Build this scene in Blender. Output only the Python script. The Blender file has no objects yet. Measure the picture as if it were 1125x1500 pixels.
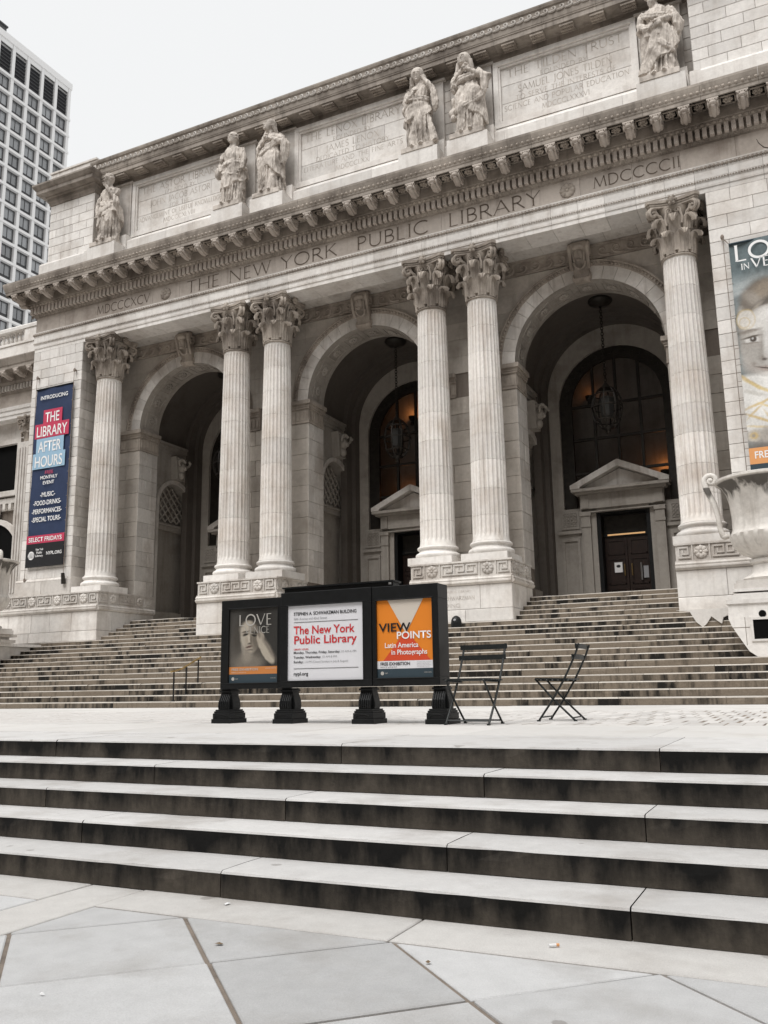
import bpy, bmesh, math, random
from mathutils import Vector, Matrix, noise
R = math.radians
sin, cos, pi = math.sin, math.cos, math.pi
rnd = random.Random(7)
SC = bpy.context.scene
COL = SC.collection

# ------------------------------------------------------------------ camera
def look(yaw, pitch, roll):
    f = Vector((-sin(yaw)*cos(pitch), cos(yaw)*cos(pitch), sin(pitch)))
    r = Vector((cos(yaw), sin(yaw), 0)); u = r.cross(f)
    r2 = r*cos(roll) + u*sin(roll); u2 = -r*sin(roll) + u*cos(roll)
    return Matrix(((r2.x, u2.x, -f.x), (r2.y, u2.y, -f.y), (r2.z, u2.z, -f.z)))
cam_d = bpy.data.cameras.new('camera'); cam = bpy.data.objects.new('camera', cam_d); COL.objects.link(cam)
cam.matrix_world = Matrix.Translation((0, 0, 0.4085)) @ look(R(25.6587), R(11.2988), R(-0.8917)).to_4x4()
cam_d.sensor_fit = 'HORIZONTAL'; cam_d.sensor_width = 36; cam_d.lens = 41.30
cam_d.clip_start = 0.05; cam_d.clip_end = 2000
SC.camera = cam

# ------------------------------------------------------------------ sky and sun (bright overcast)
SUN_EL, SUN_AZ = 58, -14          # elevation; azimuth measured from straight in front of the facade, minus = from the left
w = bpy.data.worlds.new('World'); SC.world = w; w.use_nodes = True
nt = w.node_tree; nt.nodes.clear()
sky = nt.nodes.new('ShaderNodeTexSky'); sky.sky_type = 'NISHITA'; sky.sun_disc = False
sky.sun_elevation = R(SUN_EL); sky.sun_rotation = R(180 + SUN_AZ); sky.dust_density = 4; sky.air_density = 1.5; sky.ozone_density = 1
hs = nt.nodes.new('ShaderNodeHueSaturation'); hs.inputs['Saturation'].default_value = 0.08
mxs = nt.nodes.new('ShaderNodeMix'); mxs.data_type = 'RGBA'; mxs.inputs[0].default_value = 0.93
mxs.inputs[7].default_value = (3.98, 4.02, 4.05, 1)      # even cloud deck
bg = nt.nodes.new('ShaderNodeBackground'); bg.inputs[1].default_value = 0.1
out = nt.nodes.new('ShaderNodeOutputWorld')
nt.links.new(sky.outputs[0], hs.inputs['Color']); nt.links.new(hs.outputs[0], mxs.inputs[6])
nt.links.new(mxs.outputs[2], bg.inputs[0]); nt.links.new(bg.outputs[0], out.inputs[0])
sl = bpy.data.lights.new('sun', 'SUN'); sl.energy = 1.5; sl.angle = R(40); sl.color = (1, 0.98, 0.955)
so = bpy.data.objects.new('sun', sl); COL.objects.link(so)
sd = Vector((sin(R(SUN_AZ))*cos(R(SUN_EL)), -cos(R(SUN_AZ))*cos(R(SUN_EL)), sin(R(SUN_EL))))
so.rotation_euler = sd.to_track_quat('Z', 'Y').to_euler(); so.location = (0, 0, 40)
SC.view_settings.view_transform = 'Standard'; SC.view_settings.look = 'None'
SC.view_settings.exposure = 1.2; SC.view_settings.gamma = 1.0
SC.view_settings.use_curve_mapping = False
try:
    SC.cycles.use_denoising = True; SC.cycles.max_bounces = 8; SC.cycles.diffuse_bounces = 4
except Exception: pass

# ------------------------------------------------------------------ materials
def new_mat(name):
    m = bpy.data.materials.new(name); m.use_nodes = True
    t = m.node_tree; b = t.nodes['Principled BSDF']
    return m, t, b
def N(t, kind, **kw):
    n = t.nodes.new(kind)
    for k, v in kw.items():
        if k in n.inputs.keys() if isinstance(k, str) else False: n.inputs[k].default_value = v
        else: setattr(n, k, v)
    return n
def mixc(t, fac, a, b, blend='MIX'):
    n = t.nodes.new('ShaderNodeMix'); n.data_type = 'RGBA'; n.blend_type = blend
    for i, v in ((0, fac), (6, a), (7, b)):
        if hasattr(v, 'is_linked') or hasattr(v, 'links'): t.links.new(v, n.inputs[i])
        elif i == 0: n.inputs[0].default_value = v
        else: n.inputs[i].default_value = tuple(v)[:3] + (1,)
    return n.outputs[2]
def maprange(t, v, a, b, c=0.0, d=1.0):
    n = t.nodes.new('ShaderNodeMapRange'); n.inputs[1].default_value = a; n.inputs[2].default_value = b
    n.inputs[3].default_value = c; n.inputs[4].default_value = d; t.links.new(v, n.inputs[0]); return n.outputs[0]
def pos_noise(t, scale, detail=4, rough=0.55, stretch=(1, 1, 1), offs=None):
    g = t.nodes.new('ShaderNodeNewGeometry'); mp = t.nodes.new('ShaderNodeMapping')
    mp.inputs['Scale'].default_value = stretch; t.links.new(g.outputs['Position'], mp.inputs['Vector'])
    if offs is not None:
        oi = t.nodes.new('ShaderNodeObjectInfo'); vm = t.nodes.new('ShaderNodeMath'); vm.operation = 'MULTIPLY'
        vm.inputs[1].default_value = offs; t.links.new(oi.outputs['Random'], vm.inputs[0]); t.links.new(vm.outputs[0], mp.inputs['Location'])
    n = t.nodes.new('ShaderNodeTexNoise'); n.inputs['Scale'].default_value = scale; n.inputs['Detail'].default_value = detail
    n.inputs['Roughness'].default_value = rough; t.links.new(mp.outputs[0], n.inputs['Vector']); return n.outputs['Fac']
def stone(name, base, var=0.16, stain=(0.30, 0.25, 0.20), stain_amt=0.45, streak=0.35, rough=0.75, bump=0.25, bscale=22.0, grain=0.10, lo=0.5, hi=0.72, offs=None, cloud=0.9, speck=0.0, spots=0.0):
    m, t, b = new_mat(name)
    oi = t.nodes.new('ShaderNodeObjectInfo')
    v = maprange(t, oi.outputs['Random'], 0, 1, 1 - var, 1 + var*0.55)
    c = mixc(t, 1.0, base, (1, 1, 1), 'MULTIPLY')
    hv = t.nodes.new('ShaderNodeHueSaturation'); t.links.new(v, hv.inputs['Value']); t.links.new(c, hv.inputs['Color']); c = hv.outputs[0]
    n1 = pos_noise(t, cloud, 6, 0.6, offs=offs); c = mixc(t, maprange(t, n1, lo, hi, 0, stain_amt), c, stain)
    n2 = pos_noise(t, 1.0, 5, 0.6, (4.5, 4.5, 0.35), offs=offs); c = mixc(t, maprange(t, n2, 0.52, 0.74, 0, streak), c, tuple(x*0.72 for x in stain))
    n3 = pos_noise(t, 9.0, 5, 0.65, offs=offs); gr = maprange(t, n3, 0.25, 0.75, 1 - grain, 1 + grain)
    h2 = t.nodes.new('ShaderNodeHueSaturation'); t.links.new(gr, h2.inputs['Value']); t.links.new(c, h2.inputs['Color'])
    if speck:
        n5 = pos_noise(t, 170, 2, 0.6); h3 = t.nodes.new('ShaderNodeHueSaturation'); t.links.new(h2.outputs[0], h3.inputs['Color'])
        t.links.new(maprange(t, n5, 0.3, 0.7, 1 - speck, 1 + speck), h3.inputs['Value']); h2 = h3
    if spots:
        g = t.nodes.new('ShaderNodeNewGeometry'); vo = t.nodes.new('ShaderNodeTexVoronoi'); vo.inputs['Scale'].default_value = 3.4; t.links.new(g.outputs['Position'], vo.inputs['Vector'])
        wn = pos_noise(t, 30, 3); ad = t.nodes.new('ShaderNodeMath'); ad.operation = 'MULTIPLY_ADD'; ad.inputs[1].default_value = 0.10; t.links.new(wn, ad.inputs[0]); t.links.new(vo.outputs['Distance'], ad.inputs[2])
        sel = t.nodes.new('ShaderNodeSeparateColor'); t.links.new(vo.outputs['Color'], sel.inputs[0])
        th = maprange(t, sel.outputs[0], 0.35, 1.0, 0.0, 0.21)
        df = t.nodes.new('ShaderNodeMath'); df.operation = 'SUBTRACT'; t.links.new(th, df.inputs[0]); t.links.new(ad.outputs[0], df.inputs[1])
        cc = mixc(t, maprange(t, df.outputs[0], -0.005, 0.02, 0, spots), h2.outputs[0], (0.15, 0.13, 0.115))
        h4 = t.nodes.new('ShaderNodeHueSaturation'); t.links.new(cc, h4.inputs['Color']); h2 = h4
    t.links.new(h2.outputs[0], b.inputs['Base Color']); b.inputs['Roughness'].default_value = rough
    b.inputs['Specular IOR Level'].default_value = 0.25
    if bump:
        n4 = pos_noise(t, bscale, 6, 0.65); bn = t.nodes.new('ShaderNodeBump'); bn.inputs['Strength'].default_value = bump
        bn.inputs['Distance'].default_value = 0.02; t.links.new(n4, bn.inputs['Height']); t.links.new(bn.outputs[0], b.inputs['Normal'])
    return m
def plain(name, col, rough=0.5, metal=0.0, spec=0.4, nvar=0.0, nscale=6.0, emit=None):
    m, t, b = new_mat(name)
    b.inputs['Base Color'].default_value = tuple(col) + (1,); b.inputs['Roughness'].default_value = rough
    b.inputs['Metallic'].default_value = metal; b.inputs['Specular IOR Level'].default_value = spec
    if nvar:
        n = pos_noise(t, nscale, 5, 0.6)
        c = mixc(t, maprange(t, n, 0.3, 0.7, 0, 1), tuple(x*(1 - nvar) for x in col), tuple(min(1, x*(1 + nvar)) for x in col))
        t.links.new(c, b.inputs['Base Color'])
    if emit:
        b.inputs['Emission Color'].default_value = tuple(emit[0]) + (1,); b.inputs['Emission Strength'].default_value = emit[1]
    return m
MARBLE = (0.61, 0.58, 0.545)
M = {}
M['marble'] = stone('white_marble', MARBLE, stain=(0.26, 0.21, 0.17), stain_amt=.6, streak=.45, lo=.46)
M['drum'] = stone('column_marble', (0.73, 0.70, 0.665), var=0.13, stain=(0.40, 0.32, 0.25), stain_amt=0.5, streak=0.5, lo=.46)
M['pale'] = stone('pale_marble', (0.73, 0.705, 0.675), var=0.16, stain=(0.38, 0.325, 0.275), stain_amt=0.5, streak=0.3, lo=.46)
M['statue'] = stone('statue_marble', (0.58, 0.53, 0.48), var=0.06, stain=(0.14, 0.115, 0.095), stain_amt=0.75, streak=0.6, bump=0.4, cloud=1.8, lo=.46, hi=.70)
M['carved'] = stone('carved_marble', (0.43, 0.38, 0.33), var=0.10, stain=(0.10, 0.08, 0.065), stain_amt=0.75, streak=0.45, bump=0.4, bscale=35, lo=0.42, hi=0.66)
M['sooty_shaded'] = stone('weathered_shaded_marble', (0.36, 0.32, 0.28), var=0.14, stain=(0.085, 0.068, 0.055), stain_amt=0.75, streak=0.5, bump=0.35, lo=0.42, hi=0.68)  # soot and the shade around the cornices are both put into this tone
M['frieze'] = stone('frieze_marble', (0.48, 0.43, 0.385), var=0.10, stain=(0.20, 0.16, 0.13), stain_amt=0.6, streak=0.4)
M['mortar'] = stone('joint_mortar', (0.20, 0.17, 0.145), var=0.0, stain=(0.1, 0.085, 0.07), bump=0.2)
M['shade'] = stone('shaded_vestibule_marble', (0.38, 0.35, 0.315), var=0.14, stain=(0.13, 0.11, 0.09), stain_amt=0.5, streak=0.3)  # darker marble copy; the vestibules' shade is put into its colour
M['backwall'] = stone('portico_wall_marble', (0.47, 0.43, 0.385), stain=(0.22, 0.185, 0.15), stain_amt=.6)  # darker marble copy; portico shade behind the columns is painted into it
M['vault'] = stone('shaded_vault_stone', (0.12, 0.105, 0.092), var=0.05, stain=(0.07, 0.06, 0.05), stain_amt=0.6, streak=0.0)  # shade of the deep vault is painted in as a near-black base
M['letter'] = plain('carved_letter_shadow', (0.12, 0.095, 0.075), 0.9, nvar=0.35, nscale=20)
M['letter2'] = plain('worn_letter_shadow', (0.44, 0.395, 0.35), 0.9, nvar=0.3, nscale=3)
M['tread'] = stone('worn_step_tread', (0.57, 0.56, 0.55), var=0.10, stain=(0.36, 0.335, 0.31), stain_amt=0.65, streak=0.0, bump=0.35, bscale=45, grain=0.07, cloud=1.6, speck=.07, spots=.45)
M['tread2'] = stone('far_step_tread', (0.50, 0.465, 0.42), var=0.14, stain=(0.3, 0.25, 0.2), stain_amt=0.6, streak=0.0, bump=0.2, grain=0.08)
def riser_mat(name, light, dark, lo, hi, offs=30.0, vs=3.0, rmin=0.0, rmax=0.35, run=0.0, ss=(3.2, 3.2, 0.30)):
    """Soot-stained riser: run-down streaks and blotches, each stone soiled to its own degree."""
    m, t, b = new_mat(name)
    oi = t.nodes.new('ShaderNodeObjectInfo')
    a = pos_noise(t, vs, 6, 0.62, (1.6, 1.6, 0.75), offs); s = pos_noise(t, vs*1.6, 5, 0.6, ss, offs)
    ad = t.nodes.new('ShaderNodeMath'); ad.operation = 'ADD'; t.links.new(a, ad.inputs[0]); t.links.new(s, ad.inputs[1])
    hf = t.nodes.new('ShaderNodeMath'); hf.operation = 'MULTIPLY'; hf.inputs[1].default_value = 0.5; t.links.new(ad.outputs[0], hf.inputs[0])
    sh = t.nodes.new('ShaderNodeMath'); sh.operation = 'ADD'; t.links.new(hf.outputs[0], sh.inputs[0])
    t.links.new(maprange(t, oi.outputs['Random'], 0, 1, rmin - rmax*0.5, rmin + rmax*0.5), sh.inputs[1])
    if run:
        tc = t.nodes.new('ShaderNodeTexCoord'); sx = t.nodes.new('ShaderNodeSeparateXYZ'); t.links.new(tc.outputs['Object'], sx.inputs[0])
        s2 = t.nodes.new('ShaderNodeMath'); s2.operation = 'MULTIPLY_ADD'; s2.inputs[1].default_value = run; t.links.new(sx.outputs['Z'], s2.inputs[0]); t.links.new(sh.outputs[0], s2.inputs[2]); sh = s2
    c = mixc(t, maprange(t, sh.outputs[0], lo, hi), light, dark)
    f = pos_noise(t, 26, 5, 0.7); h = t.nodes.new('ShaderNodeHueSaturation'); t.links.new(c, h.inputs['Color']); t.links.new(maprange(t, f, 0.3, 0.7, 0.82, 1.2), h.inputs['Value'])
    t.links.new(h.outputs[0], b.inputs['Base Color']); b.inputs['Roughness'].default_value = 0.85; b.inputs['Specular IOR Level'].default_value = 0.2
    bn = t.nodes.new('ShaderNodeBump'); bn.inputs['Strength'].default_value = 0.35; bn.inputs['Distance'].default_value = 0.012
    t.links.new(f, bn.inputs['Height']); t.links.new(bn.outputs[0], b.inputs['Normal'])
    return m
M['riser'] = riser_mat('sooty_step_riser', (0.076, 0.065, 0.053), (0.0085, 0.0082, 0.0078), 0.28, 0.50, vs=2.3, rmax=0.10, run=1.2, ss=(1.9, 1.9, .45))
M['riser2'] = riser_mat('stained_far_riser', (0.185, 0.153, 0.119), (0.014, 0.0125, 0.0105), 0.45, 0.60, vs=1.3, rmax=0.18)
M['slab'] = stone('sidewalk_slab', (0.50, 0.50, 0.50), var=0.16, stain=(0.33, 0.315, 0.30), stain_amt=0.7, streak=0.0, rough=0.7, bump=0.22, bscale=70, grain=0.07, cloud=1.5, speck=.08, spots=.5)
M['border'] = stone('sidewalk_border_slab', (0.54, 0.525, 0.505), var=0.06, stain=(0.38, 0.355, 0.33), stain_amt=0.5, streak=0.0, rough=0.75, bump=0.25, bscale=70, grain=0.07, cloud=2.2, speck=.09, spots=.4)
M['joint'] = stone('sand_joint', (0.24, 0.20, 0.165), var=0.0, stain=(0.12, 0.1, 0.085), stain_amt=0.8, streak=0.0, bump=0.6, bscale=80, cloud=5)
M['plaza'] = stone('plaza_slab', (0.60, 0.585, 0.565), var=0.08, stain=(0.44, 0.41, 0.375), stain_amt=0.5, streak=0.0, bump=0.12, grain=0.05, cloud=1.2)
M['mortarbed'] = plain('brown_sett_mortar', (0.20, 0.165, 0.135), .9, nvar=.5, nscale=3)
M['sett'] = stone('plaza_sett', (0.58, 0.56, 0.54), var=0.16, stain=(0.42, 0.38, 0.34), stain_amt=0.5, streak=0.0, bump=0.4, grain=0.08, cloud=2)
M['black'] = plain('black_iron_paint', (0.006, 0.0065, 0.007), 0.45, spec=0.28, nvar=0.3, nscale=12)
M['chair'] = plain('dark_green_metal', (0.014, 0.017, 0.017), 0.45, spec=0.4, nvar=0.3, nscale=30)
M['bronze'] = plain('dark_bronze', (0.028, 0.024, 0.020), 0.5, metal=0.3, nvar=0.4)
M['wood'] = plain('dark_door_wood', (0.020, 0.010, 0.007), 0.4, nvar=0.4, nscale=8)
M['brass'] = plain('worn_brass', (0.50, 0.36, 0.17), 0.35, metal=0.85, nvar=0.2)
M['steel'] = plain('steel_handle', (0.6, 0.6, 0.6), 0.3, metal=0.9)
M['paper'] = plain('white_paper', (0.78, 0.78, 0.78), 0.7)
M['dark_hole'] = plain('dark_opening', (0.006, 0.006, 0.006), 0.9, spec=0.05)  # flat black sheets stand in for the shade inside openings
M['glow'] = plain('warm_lit_plaster', (0.6, 0.28, 0.10), 0.8, emit=((1.0, 0.33, 0.07), 0.02))
M['lampglow'] = plain('warm_lamp', (0.9, 0.6, 0.3), 0.5, emit=((1.0, 0.5, 0.2), 0.12))
M['concrete'] = plain('tower_precast', (0.74, 0.73, 0.72), 0.8, nvar=0.04)
M['rope'] = plain('banner_cable', (0.22, 0.18, 0.15), 0.7)
M['bark'] = plain('bare_bark', (0.05, 0.04, 0.032), 0.9, nvar=0.3)
def glass_mat(name, tint, trans, rough=0.05):
    m, t, b = new_mat(name)
    b.inputs['Base Color'].default_value = tuple(tint) + (1,); b.inputs['Roughness'].default_value = rough
    if trans:
        tr = t.nodes.new('ShaderNodeBsdfTransparent'); mx = t.nodes.new('ShaderNodeMixShader'); mx.inputs[0].default_value = trans
        o = t.nodes['Material Output']; t.links.new(b.outputs[0], mx.inputs[1]); t.links.new(tr.outputs[0], mx.inputs[2]); t.links.new(mx.outputs[0], o.inputs[0])
    return m
M['glass'] = glass_mat('dark_window_glass', (0.01, 0.01, 0.01), 0.72)
def tower_glass():
    m, t, b = new_mat('tower_glass')
    oi = t.nodes.new('ShaderNodeObjectInfo'); b.inputs['Roughness'].default_value = 0.06
    c = mixc(t, maprange(t, oi.outputs['Random'], 0, 1), (0.07, 0.073, 0.077), (0.24, 0.25, 0.26)); t.links.new(c, b.inputs['Base Color'])
    b.inputs['Specular IOR Level'].default_value = 0.8; b.inputs['IOR'].default_value = 1.9
    return m
M['tglass'] = tower_glass()
def ink(name, col, rough=0.6): return plain(name, col, rough, spec=0.3)
M['navy'] = plain('navy_banner_cloth', (0.030, 0.045, 0.095), 0.75, spec=0.2, nvar=0.12, nscale=2)
M['crimson'] = ink('crimson_print', (0.50, 0.045, 0.10)); M['skyblue'] = ink('pale_blue_print', (0.30, 0.46, 0.60))
M['white'] = ink('white_print', (0.80, 0.80, 0.80)); M['ink'] = ink('black_print', (0.012, 0.012, 0.014))
M['poster_white'] = ink('white_poster_paper', (0.70, 0.70, 0.73)); M['red'] = ink('red_print', (0.55, 0.025, 0.03))
M['orange'] = ink('orange_print', (0.72, 0.22, 0.02)); M['redor'] = ink('red_orange_print', (0.60, 0.07, 0.025)); M['cream'] = ink('cream_print', (0.60, 0.54, 0.47))
M['band_or'] = ink('dull_orange_print', (0.55, 0.21, 0.06)); M['slate'] = ink('slate_blue_print', (0.035, 0.055, 0.07)); M['salmon'] = ink('salmon_print', (0.70, 0.33, 0.13))
M['pinkink'] = ink('pink_print', (0.42, 0.06, 0.12)); M['grey'] = ink('grey_print', (0.30, 0.30, 0.31))
def picture(name, base, layers, warp=0.02, wscale=6.0, rough=0.65, grain=.12):
    """Flat printed picture: soft ellipses (cx, cz, rx, rz, deg, colour, softness, opacity) in the sheet's own coordinates."""
    m, t, b = new_mat(name)
    tc = t.nodes.new('ShaderNodeTexCoord'); nz = t.nodes.new('ShaderNodeTexNoise'); nz.inputs['Scale'].default_value = wscale; nz.inputs['Detail'].default_value = 4
    t.links.new(tc.outputs['Object'], nz.inputs['Vector'])
    sb = t.nodes.new('ShaderNodeVectorMath'); sb.operation = 'SUBTRACT'; sb.inputs[1].default_value = (0.5, 0.5, 0.5); t.links.new(nz.outputs['Color'], sb.inputs[0])
    sc = t.nodes.new('ShaderNodeVectorMath'); sc.operation = 'SCALE'; sc.inputs['Scale'].default_value = warp*2; t.links.new(sb.outputs[0], sc.inputs[0])
    av = t.nodes.new('ShaderNodeVectorMath'); av.operation = 'ADD'; t.links.new(tc.outputs['Object'], av.inputs[0]); t.links.new(sc.outputs[0], av.inputs[1])
    c = base
    for (cx, cz, rx, rz, deg, col, soft, op) in layers:
        mp = t.nodes.new('ShaderNodeMapping'); mp.vector_type = 'TEXTURE'
        mp.inputs['Location'].default_value = (cx, 0, cz); mp.inputs['Rotation'].default_value = (0, R(-deg), 0); mp.inputs['Scale'].default_value = (rx, 1000, rz)
        t.links.new(av.outputs[0], mp.inputs['Vector'])
        ln = t.nodes.new('ShaderNodeVectorMath'); ln.operation = 'LENGTH'; t.links.new(mp.outputs[0], ln.inputs[0])
        c = mixc(t, maprange(t, ln.outputs['Value'], 1 - soft, 1 + soft, op, 0), c, col)
    nb = t.nodes.new('ShaderNodeTexNoise'); nb.inputs['Scale'].default_value = wscale*3.2; nb.inputs['Detail'].default_value = 9; nb.inputs['Roughness'].default_value = .68; t.links.new(av.outputs[0], nb.inputs['Vector'])
    hv = t.nodes.new('ShaderNodeHueSaturation'); t.links.new(c, hv.inputs['Color']); t.links.new(maprange(t, nb.outputs['Fac'], .3, .7, 1-grain, 1+grain), hv.inputs['Value']); c = hv.outputs[0]
    if isinstance(c, tuple): b.inputs['Base Color'].default_value = c + (1,)
    else: t.links.new(c, b.inputs['Base Color'])
    b.inputs['Roughness'].default_value = rough; b.inputs['Specular IOR Level'].default_value = 0.3
    return m

# ------------------------------------------------------------------ mesh helpers
class MB:
    def __init__(s): s.v = []; s.f = []; s.m = []
    def quad(s, a, b, c, d, mi=0):
        n = len(s.v); s.v += [a, b, c, d]; s.f.append((n, n+1, n+2, n+3)); s.m.append(mi); return s
    def poly(s, pts, mi=0):
        n = len(s.v); s.v += list(pts); s.f.append(tuple(range(n, n+len(pts)))); s.m.append(mi); return s
    def box(s, x0, x1, y0, y1, z0, z1, mi=0):
        n = len(s.v)
        s.v += [(x0,y0,z0),(x1,y0,z0),(x1,y1,z0),(x0,y1,z0),(x0,y0,z1),(x1,y0,z1),(x1,y1,z1),(x0,y1,z1)]
        for q in ((0,3,2,1),(4,5,6,7),(0,1,5,4),(1,2,6,5),(2,3,7,6),(3,0,4,7)): s.f.append(tuple(n+i for i in q)); s.m.append(mi)
        return s
    def prism(s, pts, axis, a, b, mi=0):
        """extrude a 2-D polygon. axis 'y': pts are (x,z); axis 'x': pts are (y,z); axis 'z': pts are (x,y)"""
        mk = {'y': lambda p, t: (p[0], t, p[1]), 'x': lambda p, t: (t, p[0], p[1]), 'z': lambda p, t: (p[0], p[1], t)}[axis]
        n = len(s.v); k = len(pts)
        s.v += [mk(p, a) for p in pts] + [mk(p, b) for p in pts]
        s.f.append(tuple(n+i for i in range(k))); s.f.append(tuple(n+k+i for i in reversed(range(k)))); s.m += [mi, mi]
        for i in range(k):
            j = (i+1) % k; s.f.append((n+i, n+k+i, n+k+j, n+j)); s.m.append(mi)
        return s
    def grid(s, P, closed_u=False, mi=0):
        """P[i][j] rows of points"""
        n = len(s.v); a = len(P); b = len(P[0])
        for row in P: s.v += row
        for i in range(a-1):
            for j in range(b if closed_u else b-1):
                jj = (j+1) % b
                s.f.append((n+i*b+j, n+i*b+jj, n+(i+1)*b+jj, n+(i+1)*b+j)); s.m.append(mi)
        return s
    def lathe(s, prof, n=24, c=(0,0,0), sx=1, sy=1, cap=True, mod=None, mi=0):
        P = []
        for (r, z) in prof:
            P.append([(c[0]+sx*cos(2*pi*k/n)*(r if mod is None else mod(r, z, 2*pi*k/n)), c[1]+sy*sin(2*pi*k/n)*(r if mod is None else mod(r, z, 2*pi*k/n)), c[2]+z) for k in range(n)])
        s.grid(P, True, mi)
        if cap: s.poly(list(reversed(P[0])), mi); s.poly(P[-1], mi)
        return s
    def tube(s, pts, r, n=8, cap=True, flat=1.0, mi=0):
        pts = [Vector(p) for p in pts]; k = len(pts); rs = r if isinstance(r, (list, tuple)) else [r]*k
        P = []; up = None
        for i in range(k):
            d = (pts[min(i+1, k-1)] - pts[max(i-1, 0)]).normalized()
            if up is None:
                up = Vector((0, 0, 1)) if abs(d.z) < 0.9 else Vector((1, 0, 0))
            a = d.cross(up).normalized(); b = a.cross(d).normalized(); up = b
            P.append([tuple(pts[i] + (a*cos(2*pi*j/n) + b*sin(2*pi*j/n)*flat)*rs[i]) for j in range(n)])
        s.grid(P, True, mi)
        if cap: s.poly(list(reversed(P[0])), mi); s.poly(P[-1], mi)
        return s
    def ell(s, c, r, nu=12, nv=8, rot=None, mi=0):
        P = []
        for i in range(nv+1):
            ph = -pi/2 + pi*i/nv; cr = max(cos(ph), 0.02); row = []
            for j in range(nu):
                a = 2*pi*j/nu; v = Vector((r[0]*cr*cos(a), r[1]*cr*sin(a), r[2]*sin(ph)))
                if rot is not None: v = rot @ v
                row.append((c[0]+v.x, c[1]+v.y, c[2]+v.z))
            P.append(row)
        s.grid(P, True, mi); s.poly(list(reversed(P[0])), mi); s.poly(P[-1], mi); return s
    def merge(s, o, mt=None):
        n = len(s.v); s.v += [tuple(mt @ Vector(p)) for p in o.v] if mt is not None else o.v
        s.f += [tuple(n+i for i in f) for f in o.f]; s.m += o.m; return s
    def mesh(s, name, mats, smooth=False, fix=True, angle=None):
        me = bpy.data.meshes.new(name); me.from_pydata(s.v, [], s.f)
        if not isinstance(mats, (list, tuple)): mats = [mats]
        for m in mats: me.materials.append(m)
        if len(mats) > 1: me.polygons.foreach_set('material_index', s.m)
        if fix:
            bm = bmesh.new(); bm.from_mesh(me); bmesh.ops.recalc_face_normals(bm, faces=bm.faces); bm.to_mesh(me); bm.free()
        if smooth:
            me.polygons.foreach_set('use_smooth', [True]*len(me.polygons))
            if angle: me.set_sharp_from_angle(angle=R(angle))
        me.update(); return me
WL = {}
def add(name, mesh, parent=None, loc=(0, 0, 0), rotz=0.0):
    """link one object; loc is in world space (parents are never rotated when loc is used)"""
    o = bpy.data.objects.new(name, mesh); COL.objects.link(o); L = Vector(loc); WL[o.name] = L
    if parent is not None:
        o.parent = parent; o.location = L - WL[parent.name]
    else: o.location = L
    if rotz: o.rotation_euler = (0, 0, rotz)
    return o
def tag(o, label, cat, group=None):
    o['label'] = label; o['category'] = cat
    if group: o['group'] = group
    return o
def thing(name, label, cat, loc=(0, 0, 0), rotz=0.0, group=None):
    return tag(add(name, None, None, loc, rotz), label, cat, group)
def struct(name, mesh, loc=(0, 0, 0)):
    o = add(name, mesh, None, loc); o['kind'] = 'structure'; return o
def sub(name, mesh, parent, loc=(0, 0, 0), rot=None):
    """child given in the parent's own coordinates"""
    o = bpy.data.objects.new(name, mesh); COL.objects.link(o); o.parent = parent; o.location = loc
    if rot: o.rotation_euler = rot
    return o
_bc = {}
def block_mesh(w_, d_, h_, mat, ch=0.012):
    """dressed stone, centred on its front face (front looks to -Y), arrises chamfered"""
    key = (round(w_, 3), round(d_, 3), round(h_, 3), mat.name, ch)
    if key in _bc: return _bc[key]
    x, z = w_/2, h_/2; m = MB()
    m.v = [(-x+ch,0,-z+ch),(x-ch,0,-z+ch),(x-ch,0,z-ch),(-x+ch,0,z-ch), (-x,ch,-z),(x,ch,-z),(x,ch,z),(-x,ch,z), (-x,d_,-z),(x,d_,-z),(x,d_,z),(-x,d_,z)]
    m.f = [(0,1,2,3),(4,5,1,0),(5,6,2,1),(6,7,3,2),(7,4,0,3),(8,9,5,4),(9,10,6,5),(10,11,7,6),(11,8,4,7),(11,10,9,8)]; m.m = [0]*10
    _bc[key] = m.mesh('stone_block', mat, fix=False); return _bc[key]
def ashlar(parent, x0, x1, y, z0, z1, ch_, bl, mat, seed=0, depth=0.2, face='-y', name='stone_block', gap=0.008, jit=0.004):
    """courses of stones on a wall plane. face '-y': along X at depth y; face '+x': x0..x1 run along Y on the plane X=y"""
    rg = random.Random(seed); n = max(1, round((z1-z0)/ch_)); h = (z1-z0)/n
    for i in range(n):
        zc = z0 + (i+0.5)*h; xs = [x0]; L = x1-x0; k = max(1, round(L/bl))
        off = 0.5 if i % 2 else 0.0
        cuts = [x0 + (j+off)*L/k + rg.uniform(-.12, .12)*L/k for j in range(0 if off else 1, k)]
        if k == 1 and L > 0.7*bl: cuts = [x0 + L*(0.36 if i % 2 else 0.62)]
        xs += [c for c in cuts if x0+0.12 < c < x1-0.12] + [x1]
        for a, b in zip(xs, xs[1:]):
            me = block_mesh(b-a-gap, depth, h-gap, mat); j = rg.uniform(0, jit)
            if face == '-y': add(name, me, parent, ((a+b)/2, y-j, zc))
            elif face == '+x':
                o = add(name, me, parent, (y+j, (a+b)/2, zc)); o.rotation_euler = (0, 0, pi/2)
            elif face == '-x':
                o = add(name, me, parent, (y-j, (a+b)/2, zc)); o.rotation_euler = (0, 0, -pi/2)
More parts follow.
